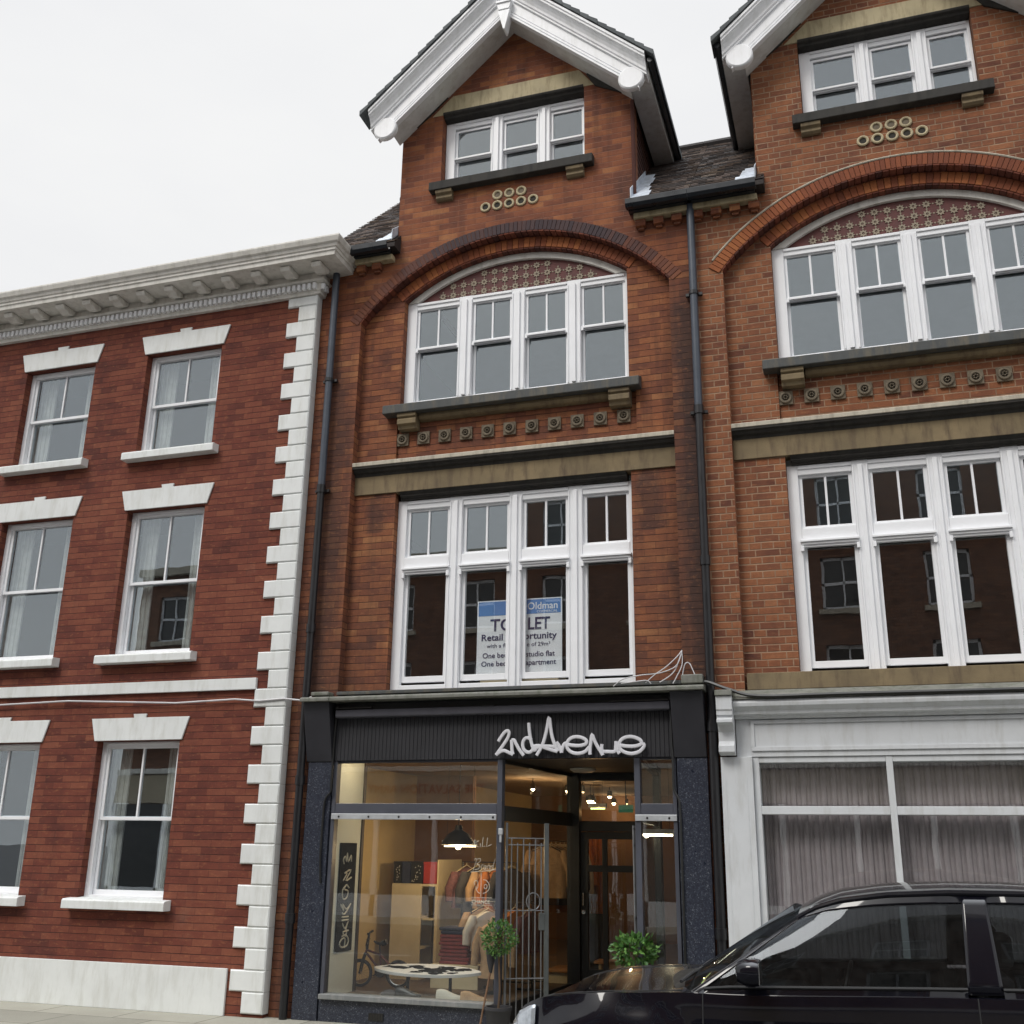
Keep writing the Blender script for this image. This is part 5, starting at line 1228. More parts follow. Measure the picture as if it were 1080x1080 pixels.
# clothing rails and clothes
def rail(xa, ya, xb, yb, h, label):
    t = thing('clothes_rail', ((xa + xb) / 2, (ya + yb) / 2, FZ), label, 'clothes rail')
    mb = MB().tube([(xa, ya, FZ), (xa, ya, h), (xb, yb, h), (xb, yb, FZ)], .012, 8); mb.build('rail', M['black'], t, smooth=True)
    mb = MB()
    for x, y in ((xa, ya), (xb, yb)): mb.tube([(x - .18, y, FZ + .012), (x + .18, y, FZ + .012)], .012, 8)
    mb.build('foot', M['black'], t, smooth=True); return t
def garment(x, y, top, mat, label, length=.55, w=.40, ang=PI / 2, seed=0, group='clothes hanging on the rails', sleeves=True):
    """a shirt or jacket on a hanger, hanging in the plane at angle ang"""
    t = thing('hanging_garment', (x, y, top), label, 'garment', group)
    rnd = random.Random(seed); nx, nz = 14, 14; d = Vector((math.cos(ang), math.sin(ang), 0)); n = Vector((-d.y, d.x, 0))
    mb = MB(); vs = []; fs = []
    for side in (1, -1):
        for j in range(nz + 1):
            v = j / nz
            for i in range(nx + 1):
                u = i / nx * 2 - 1
                sh = .10 * abs(u) ** 1.5 * (1 - v) ; half = w / 2 * (1 + .06 * v)
                th = .045 * math.sqrt(max(0, 1 - u * u)) + .006 + .012 * math.sin(u * 7 + seed + v * 2) * v
                p = Vector((x, y, top - .06 - sh - length * v)) + d * (u * half) + n * side * max(.004, th)
                vs.append(p)
    W = nx + 1; H = (nz + 1) * W
    for s0 in (0, H):
        for j in range(nz):
            for i in range(nx): fs.append((s0 + j * W + i, s0 + j * W + i + 1, s0 + (j + 1) * W + i + 1, s0 + (j + 1) * W + i))
    for j in range(nz):
        for i in (0, nx): fs.append((j * W + i, (j + 1) * W + i, H + (j + 1) * W + i, H + j * W + i))
    for i in range(nx): fs.append((i, i + 1, H + i + 1, H + i)); fs.append((nz * W + i, nz * W + i + 1, H + nz * W + i + 1, H + nz * W + i))
    mb.add(vs, fs)
    mb.build('cloth_body', M[mat], t, smooth=True)
    if sleeves:
        for s_ in (-1, 1):
            A = Vector((x, y, top - .15)) + d * s_ * w * .46; E = A + d * s_ * .07 + Vector((0, 0, -length * .62)); Mi = (A + E) / 2 + n * .02 + d * s_ * .02
            MB().tube([A + Vector((0, 0, .05)), A, Mi, E], [.035, .055, .05, .04], 10).build('sleeve', M[mat], t, smooth=True)
    mb = MB().tube([(Vector((x, y, top - .05)) - d * w * .42 - Vector((0, 0, .06))), Vector((x, y, top - .03)), (Vector((x, y, top - .05)) + d * w * .42 - Vector((0, 0, .06)))], .005, 6); mb.tube([(x, y, top - .03), (x, y, top)], .003, 5); mb.build('hanger', M['wood_pale'], t)
    return t
rail(-.15, 2.15, -.05, 3.6, 1.66, 'black clothes rail with tan and dark shirts behind the barred gate')
cols = ['tan_cloth', 'charcoal_cloth', 'orange_cloth', 'tan_cloth', 'black', 'white_cloth', 'orange_cloth', 'charcoal_cloth', 'navy', 'tan_cloth']
desc = ['tan shirt at the street end of the rail behind the gate', 'charcoal shirt between the two nearest tan and rust shirts behind the gate', 'rust shirt third from the street end behind the gate', 'tan shirt between rust and black ones behind the gate', 'black jacket in the middle of the rail behind the gate',
        'off-white shirt on the far half of the rail behind the gate', 'rust shirt beside the off-white one behind the gate', 'charcoal shirt near the far end of the rail behind the gate', 'navy shirt next to the last one on the rail behind the gate', 'tan shirt at the inner end of the rail behind the gate']
for i in range(10):
    garment(-.15 + .10 * i / 9 * 1, 2.22 + i * .145, 1.66, cols[i], desc[i], .55 + .08 * (i % 3), .42, math.radians(8 + (i * 37) % 20), i)
rail(-1.02, 1.85, -.42, 1.95, 1.42, 'low black clothes rail behind the window decals')
c2 = [('check_cloth', 'plum checked shirt at the left end of the low rail'), ('charcoal_cloth', 'charcoal shirt second from left on the low rail'), ('tan_cloth', 'tan shirt in the middle of the low rail'), ('orange_cloth', 'rust shirt right of the tan one on the low rail'), ('charcoal_cloth', 'dark jacket at the right end of the low rail')]
for i, (mt, lab) in enumerate(c2):
    garment(-.98 + i * .125, 1.86 + i * .02, 1.42, mt, lab, .42 + .04 * (i % 2), .38, math.radians(62 - i * 6), 20 + i)
for i, (x_, y_, mt, lab, le) in enumerate(((-.62, 1.42, 'tan_cloth', 'tan patterned jacket hanging low between the red stack and the torso stand', .40), (-.52, 1.30, 'white_cloth', 'off-white shirt hanging low beside the torso stand', .38), (-.24, 1.34, 'orange_cloth', 'rust jacket hanging low behind the round boxwood ball', .42), (-.13, 1.46, 'check_cloth', 'plum shirt hanging low next to the window post', .40))):
    garment(x_, y_, 1.02 - .02 * (i % 2), mt, lab, le, .36, math.radians(20 + 18 * i), 40 + i)
rail(-.74, 1.38, -.06, 1.38, 1.03, 'lowest black clothes rail near the window post')
# tan jacket on a torso stand close to the glass
TJ = thing('torso_stand', (-.36, 1.05, FZ), 'tan patterned jacket on a torso stand behind the boxwood ball', 'mannequin torso')
mb = MB(); pr = [(.03, .72), (.05, .70), (.055, .66), (.13, .62), (.17, .56), (.165, .45), (.14, .33), (.15, .22), (.17, .14), (0, .13)]
mb.lathe(pr, (-.36, 1.05, FZ), 26, 'z'); mb.v = [(x, 1.05 + (y - 1.05) * .62, z) for x, y, z in mb.v]
mb.build('jacket', M['tan_cloth'], TJ, smooth=True)
for s_ in (-1, 1): MB().tube([(-.36 + s_ * .13, 1.05, FZ + .60), (-.36 + s_ * .19, 1.03, FZ + .45), (-.36 + s_ * .20, 1.0, FZ + .25)], [.05, .045, .036], 10).build('sleeve', M['tan_cloth'], TJ, smooth=True)
MB().tube([(-.36, 1.05, FZ + .02), (-.36, 1.05, FZ + .15)], .012, 8).build('stand_pole', M['black'], TJ); MB().lathe([(.0, .03), (.11, .008), (.12, 0), (0, 0)], (-.36, 1.05, FZ), 20, 'z').build('stand_foot', M['black'], TJ, smooth=True)
# low plinth with folded red and navy clothes
PLH = thing('display_plinth', (-.84, 1.35, FZ), 'low pale display plinth under the folded red clothes', 'plinth')
MB().box(-1.10, -.58, 1.18, 1.56, FZ, .42).build('plinth_body', M['wood_pale'], PLH, bevel=.004)
k = 0; st = [('red', -.86), ('red', -.85), ('red', -.87), ('red', -.86), ('red', -.85), ('red', -.87), ('red', -.86), ('red', -.86), ('navy', -.85), ('navy', -.87)]
ordn = ['bottom', 'second from the bottom', 'third from the bottom', 'fourth from the bottom', 'fifth from the bottom', 'sixth from the bottom', 'seventh from the bottom', 'uppermost red one', '', '']
for i, (mt, xx) in enumerate(st):
    lab = ('folded red garment, %s in the red stack on the plinth' % ordn[i]) if mt == 'red' else ('folded navy garment at the very top of the red stack' if i == 9 else 'folded navy garment lying directly on the red stack')
    t = MB().box(xx - .16, xx + .16, 1.20, 1.50, .421 + i * .036, .421 + i * .036 + .033).build('folded_garment', M[mt], None, bevel=.012, seg=3)
    tag(t, lab, 'folded garment', 'folded garments stacked on the plinth')
# shoes and caps on the window floor
def shoe(x, y, mat, label, ang=0.0):
    t = thing('shoe', (x, y, FZ), label, 'shoe', 'shoes on the window floor', ang)
    ca, sa = math.cos(ang), math.sin(ang)
    def r(u, v, z): return (x + u, y + v, FZ + z)
    MB().prism([(x - .12, y), (x - .10, y - .035), (x + .02, y - .042), (x + .12, y - .04), (x + .15, y), (x + .12, y + .04), (x + .02, y + .038), (x - .10, y + .035)], 'z', FZ, FZ + .022).build('sole', M['sticker'] if mat != 'sticker' else M['rubber'], t, bevel=.004)
    mb = MB(); n = 12; rings = [(-.115, .028, .075), (-.08, .034, .085), (-.03, .036, .08), (.02, .038, .062), (.07, .038, .045), (.12, .032, .035), (.145, .012, .02)]
    vs = []; fs = []
    for u, w, h in rings:
        for j in range(n): a_ = PI * j / (n - 1); vs.append(r(u, w * math.cos(a_), .022 + h * math.sin(a_)))
    for i in range(len(rings) - 1):
        for j in range(n - 1): fs.append((i * n + j, i * n + j + 1, (i + 1) * n + j + 1, (i + 1) * n + j))
    fs += [tuple(range(n)), tuple((len(rings) - 1) * n + j for j in range(n))]
    mb.add(vs, fs); mb.build('upper', M[mat], t, smooth=True); return t
shoe(-.56, .30, 'sticker', 'white shoe in front of the display table near the window post'); shoe(-.30, .26, 'tan_cloth', 'tan shoe nearest the window post')
shoe(-.98, .30, 'black', 'black shoe between the two table pedestals')
t = thing('cap', (-1.16, .30, FZ), 'dark flat cap lying left on the window floor', 'cap'); mb = MB().lathe([(0, .075), (.05, .07), (.085, .04), (.09, 0), (0, 0)], (-1.16, .30, FZ), 20, 'z'); mb.build('crown', M['charcoal_cloth'], t, smooth=True); MB().prism([(-1.23, .23), (-1.20, .17), (-1.16, .15), (-1.12, .17), (-1.09, .23)], 'z', FZ + .004, FZ + .012).build('peak', M['maroon_metal'], t)
# items near the door: amber curtain, low bench, red mat roll
t = thing('fitting_room_curtain', (.33, 3.2, FZ), 'amber lit curtain seen through the shop door', 'curtain'); mb = MB()
for i in range(6): mb.tube([(.12 + i * .034, 3.2 + .02 * (i % 2), .85), (.12 + i * .034, 3.2 + .02 * (i % 2), 1.80)], .02, 8)
mb.build('curtain_cloth', M['amber'], t, smooth=True); MB().tube([(.08, 3.2, 1.82), (.34, 3.2, 1.82)], .01, 8).build('curtain_rail', M['black'], t)
MB().box(.10, .32, 3.18, 3.24, .19, .85).build('curtain_weight_hem', M['black'], t)
t = thing('wooden_bench', (.6, 2.4, FZ), 'low wooden bench just inside the shop door', 'bench'); MB().box(.35, 1.05, 2.35, 2.62, .38, .41).build('seat', plain('orange_pine', (.45, .22, .08), .5, .15), t, bevel=.004)
for x in (.40, .98): MB().box(x, x + .03, 2.37, 2.60, FZ, .379).build('leg', M['wood_pale'], t)
t = MB().box(.78, 1.02, 2.38, 2.55, .4115, .46).build('folded_garment', M['red'], None, bevel=.015, seg=3); tag(t, 'dark red folded cloth on the low wooden bench inside the door', 'folded garment')
t = thing('wooden_bench', (-.0, 2.4, FZ), 'wooden bench end seen between the gate and dark post', 'bench'); MB().box(-.12, .13, 2.1, 2.6, .30, .33).build('seat', bpy.data.materials['orange_pine'], t, bevel=.004)
for y in (2.13, 2.54): MB().box(-.10, .11, y, y + .03, FZ, .299).build('leg', M['wood_pale'], t)
t = thing('wall_lamp', (1.90, 1.1, 1.15), 'small round glowing wall lamp behind the narrow right-hand window', 'lamp'); MB().lathe([(0, -.05), (.05, -.04), (.07, 0), (0, 0)], (1.64, .95, 1.17), 16, 'x').build('lamp_shade', emit_mat('warm_shade', (1, .55, .2), 1.6), t, smooth=True); MB().box(1.64, 1.94, .94, .96, 1.165, 1.18).build('lamp_arm', M['black'], t)
# pale drape panels behind the narrow window
t = thing('wall_hanging', (1.75, 1.9, FZ), 'brown and gold draped fabric behind the narrow right-hand window', 'fabric'); mb = MB()
for i in range(7): mb.tube([(1.45 + i * .065, 1.9 + .015 * (i % 3), .55), (1.45 + i * .065, 1.9 + .015 * (i % 3), 2.2)], .035, 8)
mb.build('drape', plain('gold_brown_drape', (.30, .16, .05), .85, .25, 5), t, smooth=True); MB().tube([(1.42, 1.9, 2.22), (1.88, 1.9, 2.22)], .01, 8).build('drape_rail', M['black'], t)

# lights at the lit fittings, plus two added, unseen ones brightening the window display
def plight(x, y, z, power, col, r=.05):
    l = bpy.data.lights.new('shop_light', 'POINT'); l.energy = power; l.color = col; l.shadow_soft_size = r
    o = bpy.data.objects.new('shop_light', l); o.location = (x, y, z); C.objects.link(o)
W_ = (1.0, .68, .36)
plight(-.84, 1.2, 1.53, 16, W_, .03); plight(-.693, 3.446, 2.25, 9, W_, .02); plight(-.353, 3.9, 2.25, 5, W_, .02)
plight(-.3, 4.9, 2.15, 5, W_, .03); plight(-.55, 7.5, 2.25, 5, W_, .02); plight(1.27, 1.5, 1.70, 2, (1, .8, .5), .002); plight(.33, 2.7, 1.99, 2.2, (1, .5, .2), .01); plight(-1.35, .22, 2.405, 8, (1, .75, .45), .01); plight(-.5, .22, 2.405, 6, (1, .75, .45), .01)
for xx, lab in ((-1.35, 'left recessed window spotlight tucked behind the fascia'), (-.5, 'right recessed window spotlight tucked behind the fascia')):
    t = MB().lathe([(.03, .0), (.035, .02), (0, .022)], (xx, .22, 2.408), 14, 'z').build('added_window_lamp', M['chrome'], None, smooth=True); tag(t, lab, 'spotlight')  # fittings added out of view for the two extra display lights

# ================================================================== loose cables
CB = thing('loose_cable_bundle', (1.5, -.08, 3.08), 'tangle of loose white wires on the ledge below the brick pier', 'cable')
def wp(px, py): return (-5.0 + 0, 0, 0)
def cw(pts, r=.005): mbc.tube(smooth_path([(a, y, b) for a, y, b in pts], 5), r, 6)
mbc = MB()
cw([(1.16, -.10, 3.03), (1.26, -.13, 3.09), (1.42, -.13, 3.12), (1.60, -.10, 3.14), (1.74, -.06, 3.20), (1.79, -.03, 3.30), (1.80, -.01, 3.36)])
cw([(1.80, -.01, 3.36), (1.76, -.04, 3.30), (1.66, -.08, 3.20), (1.55, -.11, 3.12), (1.47, -.12, 3.05)])
cw([(1.79, -.01, 3.33), (1.75, -.04, 3.20), (1.70, -.08, 3.12), (1.60, -.12, 3.05)])
cw([(1.80, -.01, 3.35), (1.80, -.03, 3.22), (1.75, -.07, 3.10), (1.72, -.09, 3.04)])
cw([(1.80, -.05, 3.10), (1.83, -.05, 3.22), (1.87, -.05, 3.23), (1.90, -.06, 3.17), (1.92, -.07, 3.12)])
cw([(1.24, -.13, 3.05), (1.36, -.14, 3.06), (1.48, -.13, 3.07), (1.52, -.12, 3.04)])
mbc.build('wire', M['cable_w'], CB, smooth=True)
def cable(pts, r, label, mat='black', sub=4):
    o = MB().tube(smooth_path(pts, sub), r, 6).build('cable', M[mat], None, smooth=True); tag(o, label, 'cable')
cable([(-1.72, -.06, 2.93), (-1.735, -.06, 2.6), (-1.735, -.06, 2.38), (-1.735, -.065, 2.15), (-1.735, -.065, 2.08), (-1.79, -.068, 2.0), (-1.80, -.068, 1.8), (-1.80, -.068, 1.45), (-1.785, -.06, 1.22)], .011, 'black cable down the left granite pilaster')
cable([(1.68, -.06, 2.93), (1.69, -.06, 2.6), (1.69, -.06, 2.3), (1.69, -.06, 2.12), (1.70, -.06, 2.07), (1.735, -.066, 2.0), (1.745, -.066, 1.85), (1.745, -.066, 1.4), (1.745, -.066, .9), (1.745, -.066, .3)], .011, 'black cable down the right granite pilaster')
cable([(2.02, -.14, 3.04), (2.08, -.16, 3.02), (2.25, -.20, 2.95), (2.5, -.22, 2.885), (3.2, -.215, 2.885), (4.4, -.215, 2.882), (5.6, -.215, 2.885), (5.93, -.26, 2.93)], .017, 'thick black cable sagging to the neighbouring white shopfront')

# ================================================================== the parked black car
RZ = -.12
CAR = thing('parked_car', (3.25, -3.2, RZ), 'glossy black hatchback parked at the kerb with its bonnet pointing left', 'car')
car_m, nt, out = new_mat('black_car_paint')
b = principled(nt, out, Roughness=.22, Metallic=.0); b.inputs['Base Color'].default_value = (.010, .009, .013, 1); b.inputs['Specular IOR Level'].default_value = .1; b.inputs['Coat Weight'].default_value = .8; b.inputs['Coat Roughness'].default_value = .03
n_ = noise(nt, objco(nt), 3, 4); L(nt, ramp(nt, n_, [(.3, (.003, .003, .006)), (.8, (.007, .007, .011))]), b.inputs['Base Color'])
car_glass = glass_mat('car_glass', (.30, .33, .34), 1.0, .02, (.45, .48, .52))
X0, X1, YC, HW = 1.34, 5.22, -3.18, .84      # front, rear, centreline, half width
def lerp(a, b, t): return a + (b - a) * t
def interp(tab, x):
    if x <= tab[0][0]: return tab[0][1]
    for (a, va), (b, vb) in zip(tab, tab[1:]):
        if x <= b:
            t = (x - a) / (b - a); t = t * t * (3 - 2 * t) * .5 + t * .5; return va + (vb - va) * t
    return tab[-1][1]
TOPC = [(0, .44), (.03, .66), (.07, .79), (.13, .865), (.20, .895), (.40, .93), (.70, .955), (1.02, .985), (1.15, 1.005), (3.2, 1.08), (3.7, 1.05), (3.86, .95)]   # centre height of the lower body
SHO = [(0, .44), (.03, .68), (.07, .805), (.13, .870), (.20, .905), (.30, .932), (.45, .955), (.70, .975), (1.02, .99), (1.25, .99), (2.4, 1.03), (3.4, 1.06), (3.7, 1.03), (3.86, .92)]  # shoulder height
WID = [(0, .52), (.05, .62), (.12, .70), (.25, .775), (.45, .815), (.8, .835), (2.0, .84), (3.0, .83), (3.5, .79), (3.75, .70), (3.86, .62)]
LOW = [(0, .22), (.2, .19), (.6, .17), (3.2, .18), (3.86, .26)]
WX = (.64, 3.18); WRAD = .31
xs = sorted(set([round(3.86 * (i / 80), 3) for i in range(81)] + [.015, .03, .07, .13, .16]))
def section(x):
    w, zs, zc, zl = interp(WID, x), interp(SHO, x), interp(TOPC, x), interp(LOW, x)
    P = []
    for t in [i / 12 for i in range(13)]:   # side from sill to shoulder
        z = lerp(zl, zs, t); bul = math.sin(PI * min(1, t * 1.0)) * .022
        yy = w - .055 * (1 - t) ** 2 - .035 * t ** 3 + bul
        for wx in WX:                        # flared arches
            d = math.hypot(x - wx, z - .32)
            if d < .60: yy += .034 * min(1, (.60 - d) / .03)
        P.append((yy, z))
    y0, z0 = P[-1]
    for t in [.12, .26, .42, .6, .8, 1.0]:   # shoulder to centreline
        a = t * PI / 2
        P.append((y0 * (1 - t) , lerp(z0, zc, math.sin(a) ** .85)))
    return P
secs = [section(x) for x in xs]
def wheel_hit(x, z): return any(math.hypot(x - wx, z - .30) < .355 for wx in WX)
mb = MB()
n = len(secs[0])
for sgn in (-1, 1):
    vs = []; fs = []
    for x, s in zip(xs, secs):
        for (yy, z) in s: vs.append((X0 + x, YC + sgn * yy, RZ + z))
    for i in range(len(xs) - 1):
        for j in range(n - 1):
            xm = (xs[i] + xs[i + 1]) / 2; zm = (secs[i][j][1] + secs[i][j + 1][1] + secs[i + 1][j][1] + secs[i + 1][j + 1][1]) / 4
            if j < 12 and wheel_hit(xm, zm): continue
            if j >= 14 and 1.16 < xm < 3.55: continue
            fs.append((i * n + j, i * n + j + 1, (i + 1) * n + j + 1, (i + 1) * n + j))
    # front and rear closing faces
    fs.append(tuple(range(n))); fs.append(tuple((len(xs) - 1) * n + j for j in range(n)))
    mb.add(vs, fs)
body = mb.build('body', car_m, CAR, smooth=True)
sm = body.modifiers.new('sub', 'SUBSURF'); sm.levels = 1; sm.render_levels = 1
# bonnet shut line, arch lips and wheel wells
for sgn in (-1, 1):
    for wx in WX:
        pts = []
        for k in range(21):
            a = -.12 * PI + (1.24 * PI) * k / 20; xx = wx + .358 * math.cos(a); zz = .30 + .358 * math.sin(a)
            if zz < .2: continue
            s = section(xx); yy = min(s, key=lambda q_: abs(q_[1] - zz))[0]
            pts.append((X0 + xx, YC + sgn * (yy + .002), RZ + zz))
        MB().tube(pts, .010, 6).build('arch_lip', car_m, CAR, smooth=True)
        MB().lathe([(.372, -.26), (.372, .0), (.0, .0)], (X0 + wx, YC + sgn * .52 if sgn > 0 else YC - .52, RZ + .30), 28, 'y', cap=False).build('wheel_well', M['black'], CAR)
        # wheel
        cyw = YC + sgn * .735
        w = MB().lathe([(.20, -.095), (.27, -.10), (.305, -.085), (.31, 0), (.305, .085), (.27, .10), (.20, .095)], (X0 + wx, cyw, RZ + .312), 36, 'y', cap=False).build('wheel', M['rubber'], CAR, smooth=True)
        rm = MB().lathe([(.205, .09 * sgn), (.19, .085 * sgn), (.18, .03 * sgn), (.0, .035 * sgn)], (X0 + wx, cyw, RZ + .312), 30, 'y', cap=False)
        for k in range(5):
            a = 2 * PI * k / 5 + .3
            rm.tube([(X0 + wx + .03 * math.cos(a), cyw + sgn * .075, RZ + .312 + .03 * math.sin(a)), (X0 + wx + .19 * math.cos(a), cyw + sgn * .085, RZ + .312 + .19 * math.sin(a))], [.028, .018], 8)
        rm.build('rim', M['alu'], w, smooth=True)
# greenhouse: windscreen, side windows, roof, pillars
WB = [(1.08, .80, .905), (1.95, .735, 1.02)]
def gpt(x, s, z, y): return (X0 + x, YC + s * y, RZ + z)
# key outline (x, z) of the glasshouse side and half widths at belt and roof
base = [(1.04, .985), (1.22, 1.0), (2.3, 1.04), (3.3, 1.07), (3.62, 1.08)]
roof = [(1.60, 1.355), (1.69, 1.405), (1.82, 1.445), (2.05, 1.478), (2.35, 1.495), (2.7, 1.498), (3.05, 1.475), (3.28, 1.44), (3.42, 1.40)]
NR = 24
def gh(v, x, sgn):  # v 0 at belt .. 1 roof edge
    return None
def polyline(tab, t):
    f = t * (len(tab) - 1); i = min(int(f), len(tab) - 2); r = f - i
    return (lerp(tab[i][0], tab[i + 1][0], r), lerp(tab[i][1], tab[i + 1][1], r))
def side_pt(t, v, sgn, off=0.0):
    bx, bz = polyline(base, t); rx, rz = polyline(roof, t)
    x = lerp(bx, rx, v); z = lerp(bz, rz, v)
    yb = .775 - (.05 if t < .02 else 0); yr = .60
    y = lerp(yb, yr, v) + .008 * math.sin(PI * v) + off
    return (X0 + x, YC + sgn * y, RZ + z)
def patch(mb, f, us, vs_):
    o = [f(u, v) for v in vs_ for u in us]; W = len(us)
    mb.add(o, [(j * W + i, j * W + i + 1, (j + 1) * W + i + 1, (j + 1) * W + i) for j in range(len(vs_) - 1) for i in range(W - 1)])
L8 = [i / 8 for i in range(9)]; L20 = [i / 20 for i in range(21)]
for sgn in (-1, 1):
    # painted pillars/frames over the whole side with window apertures left out
    mb = MB()
    def bands(t0, t1, v0, v1): patch(mb, lambda u, v: side_pt(lerp(t0, t1, u), lerp(v0, v1, v), sgn), L8, L8)
    bands(0, .075, 0, 1); bands(.52, .56, 0, 1); bands(.86, 1, 0, 1); bands(.075, .52, .90, 1); bands(.56, .86, .90, 1); bands(.075, .52, -.06, .05); bands(.56, .86, -.06, .05); bands(0, .075, -.06, 0); bands(.86, 1, -.06, 0)
    pl = mb.build('side_pillar', car_m, CAR, smooth=True)
    so = pl.modifiers.new('thick', 'SOLIDIFY'); so.thickness = .03; so.offset = -1 if sgn < 0 else -1
    for t0, t1 in ((.075, .52), (.56, .86)):
        mb = MB(); patch(mb, lambda u, v: side_pt(lerp(t0, t1, u), lerp(.05, .90, v), sgn, -.008), L8, L8); mb.build('side_window', car_glass, CAR, smooth=True)
        mb = MB(); mb.tube([side_pt(lerp(t0, t1, k / 10), .05, sgn, .002) for k in range(11)], .009, 6); mb.build('window_seal', M['rubber'], CAR, smooth=True)
    MB().tube([side_pt(k / 16, 1.0, sgn, .0) for k in range(17)], .014, 8).build('roof_rail_seam', car_m, CAR, smooth=True)
def roof_f(u, v):
    A = Vector(side_pt(u, 1, -1)); E = Vector(side_pt(u, 1, 1)); p = A.lerp(E, v); p.z += .045 * math.sin(PI * v) ** .7; return tuple(p)
mb = MB(); patch(mb, roof_f, L20, L20); mb.build('roof', car_m, CAR, smooth=True)
def wsf(u, v):
    A = Vector(side_pt(0.0, v, -1)); E = Vector(side_pt(0.0, v, 1)); p = A.lerp(E, u); bow = math.sin(PI * u); p.x -= .13 * bow * (1 - v * .6); p.z += .045 * bow * v; return tuple(p)
mb = MB(); patch(mb, wsf, L20, L8); mb.build('windscreen', car_glass, CAR, smooth=True)
def rwf(u, v):
    A = Vector(side_pt(1.0, v, -1)); E = Vector(side_pt(1.0, v, 1)); p = A.lerp(E, u); bow = math.sin(PI * u); p.x += .10 * bow * (1 - v * .6); p.z += .045 * bow * v; return tuple(p)
mb = MB(); patch(mb, rwf, L20, L8); mb.build('rear_window', car_glass, CAR, smooth=True)
# cowl, wipers
mb = MB(); patch(mb, lambda u, v: (X0 + lerp(.98, 1.16, v) - .12 * math.sin(PI * u), YC + lerp(-.72, .72, u), RZ + .975 + .03 * math.sin(PI * u) - .006 * v), L20, [0, .5, 1]); mb.build('cowl', M['black'], CAR, smooth=True)
for y0 in (-.55, .1): MB().tube([(X0 + .97, YC + y0, RZ + 1.015), (X0 + 1.0, YC + y0 + .25, RZ + 1.04), (X0 + 1.06, YC + y0 + .5, RZ + 1.06)], .009, 6).build('wiper', M['rubber'], CAR, smooth=True)
# interior so that the windows show something
MB().box(X0 + 1.25, X0 + 3.4, YC - .70, YC + .70, RZ + .25, RZ + .55).build('cabin_floor', M['charcoal_cloth'], CAR)
MB().prism([(X0 + 1.0, RZ + .6), (X0 + 1.62, RZ + .6), (X0 + 1.55, RZ + .93), (X0 + 1.15, RZ + .93)], 'y', YC - .68, YC + .68).build('dashboard', M['black'], CAR, bevel=.02)
for yy in (-.36, .36):
    st_ = MB().prism([(X0 + 1.95, RZ + .55), (X0 + 2.45, RZ + .55), (X0 + 2.62, RZ + 1.10), (X0 + 2.52, RZ + 1.12), (X0 + 2.38, RZ + .70), (X0 + 1.95, RZ + .68)], 'y', YC + yy - .23, YC + yy + .23).build('front_seat', M['charcoal_cloth'], CAR, bevel=.03)
    MB().box(X0 + 2.55, X0 + 2.63, YC + yy - .12, YC + yy + .12, RZ + 1.14, RZ + 1.30).build('headrest', M['charcoal_cloth'], st_, bevel=.025)
MB().prism([(X0 + 2.95, RZ + .55), (X0 + 3.4, RZ + .55), (X0 + 3.52, RZ + 1.08), (X0 + 3.42, RZ + 1.10), (X0 + 3.25, RZ + .70), (X0 + 2.95, RZ + .68)], 'y', YC - .62, YC + .62).build('rear_seat', M['charcoal_cloth'], CAR, bevel=.03)
ring = [(X0 + 1.78 + .10 * math.sin(t * PI / 12) * .5, YC + .36 + .17 * math.cos(t * PI / 12), RZ + .90 + .17 * math.sin(t * PI / 12)) for t in range(24)]
MB().tube(ring, .012, 8, closed=True).build('steering_wheel', M['black'], CAR, smooth=True)
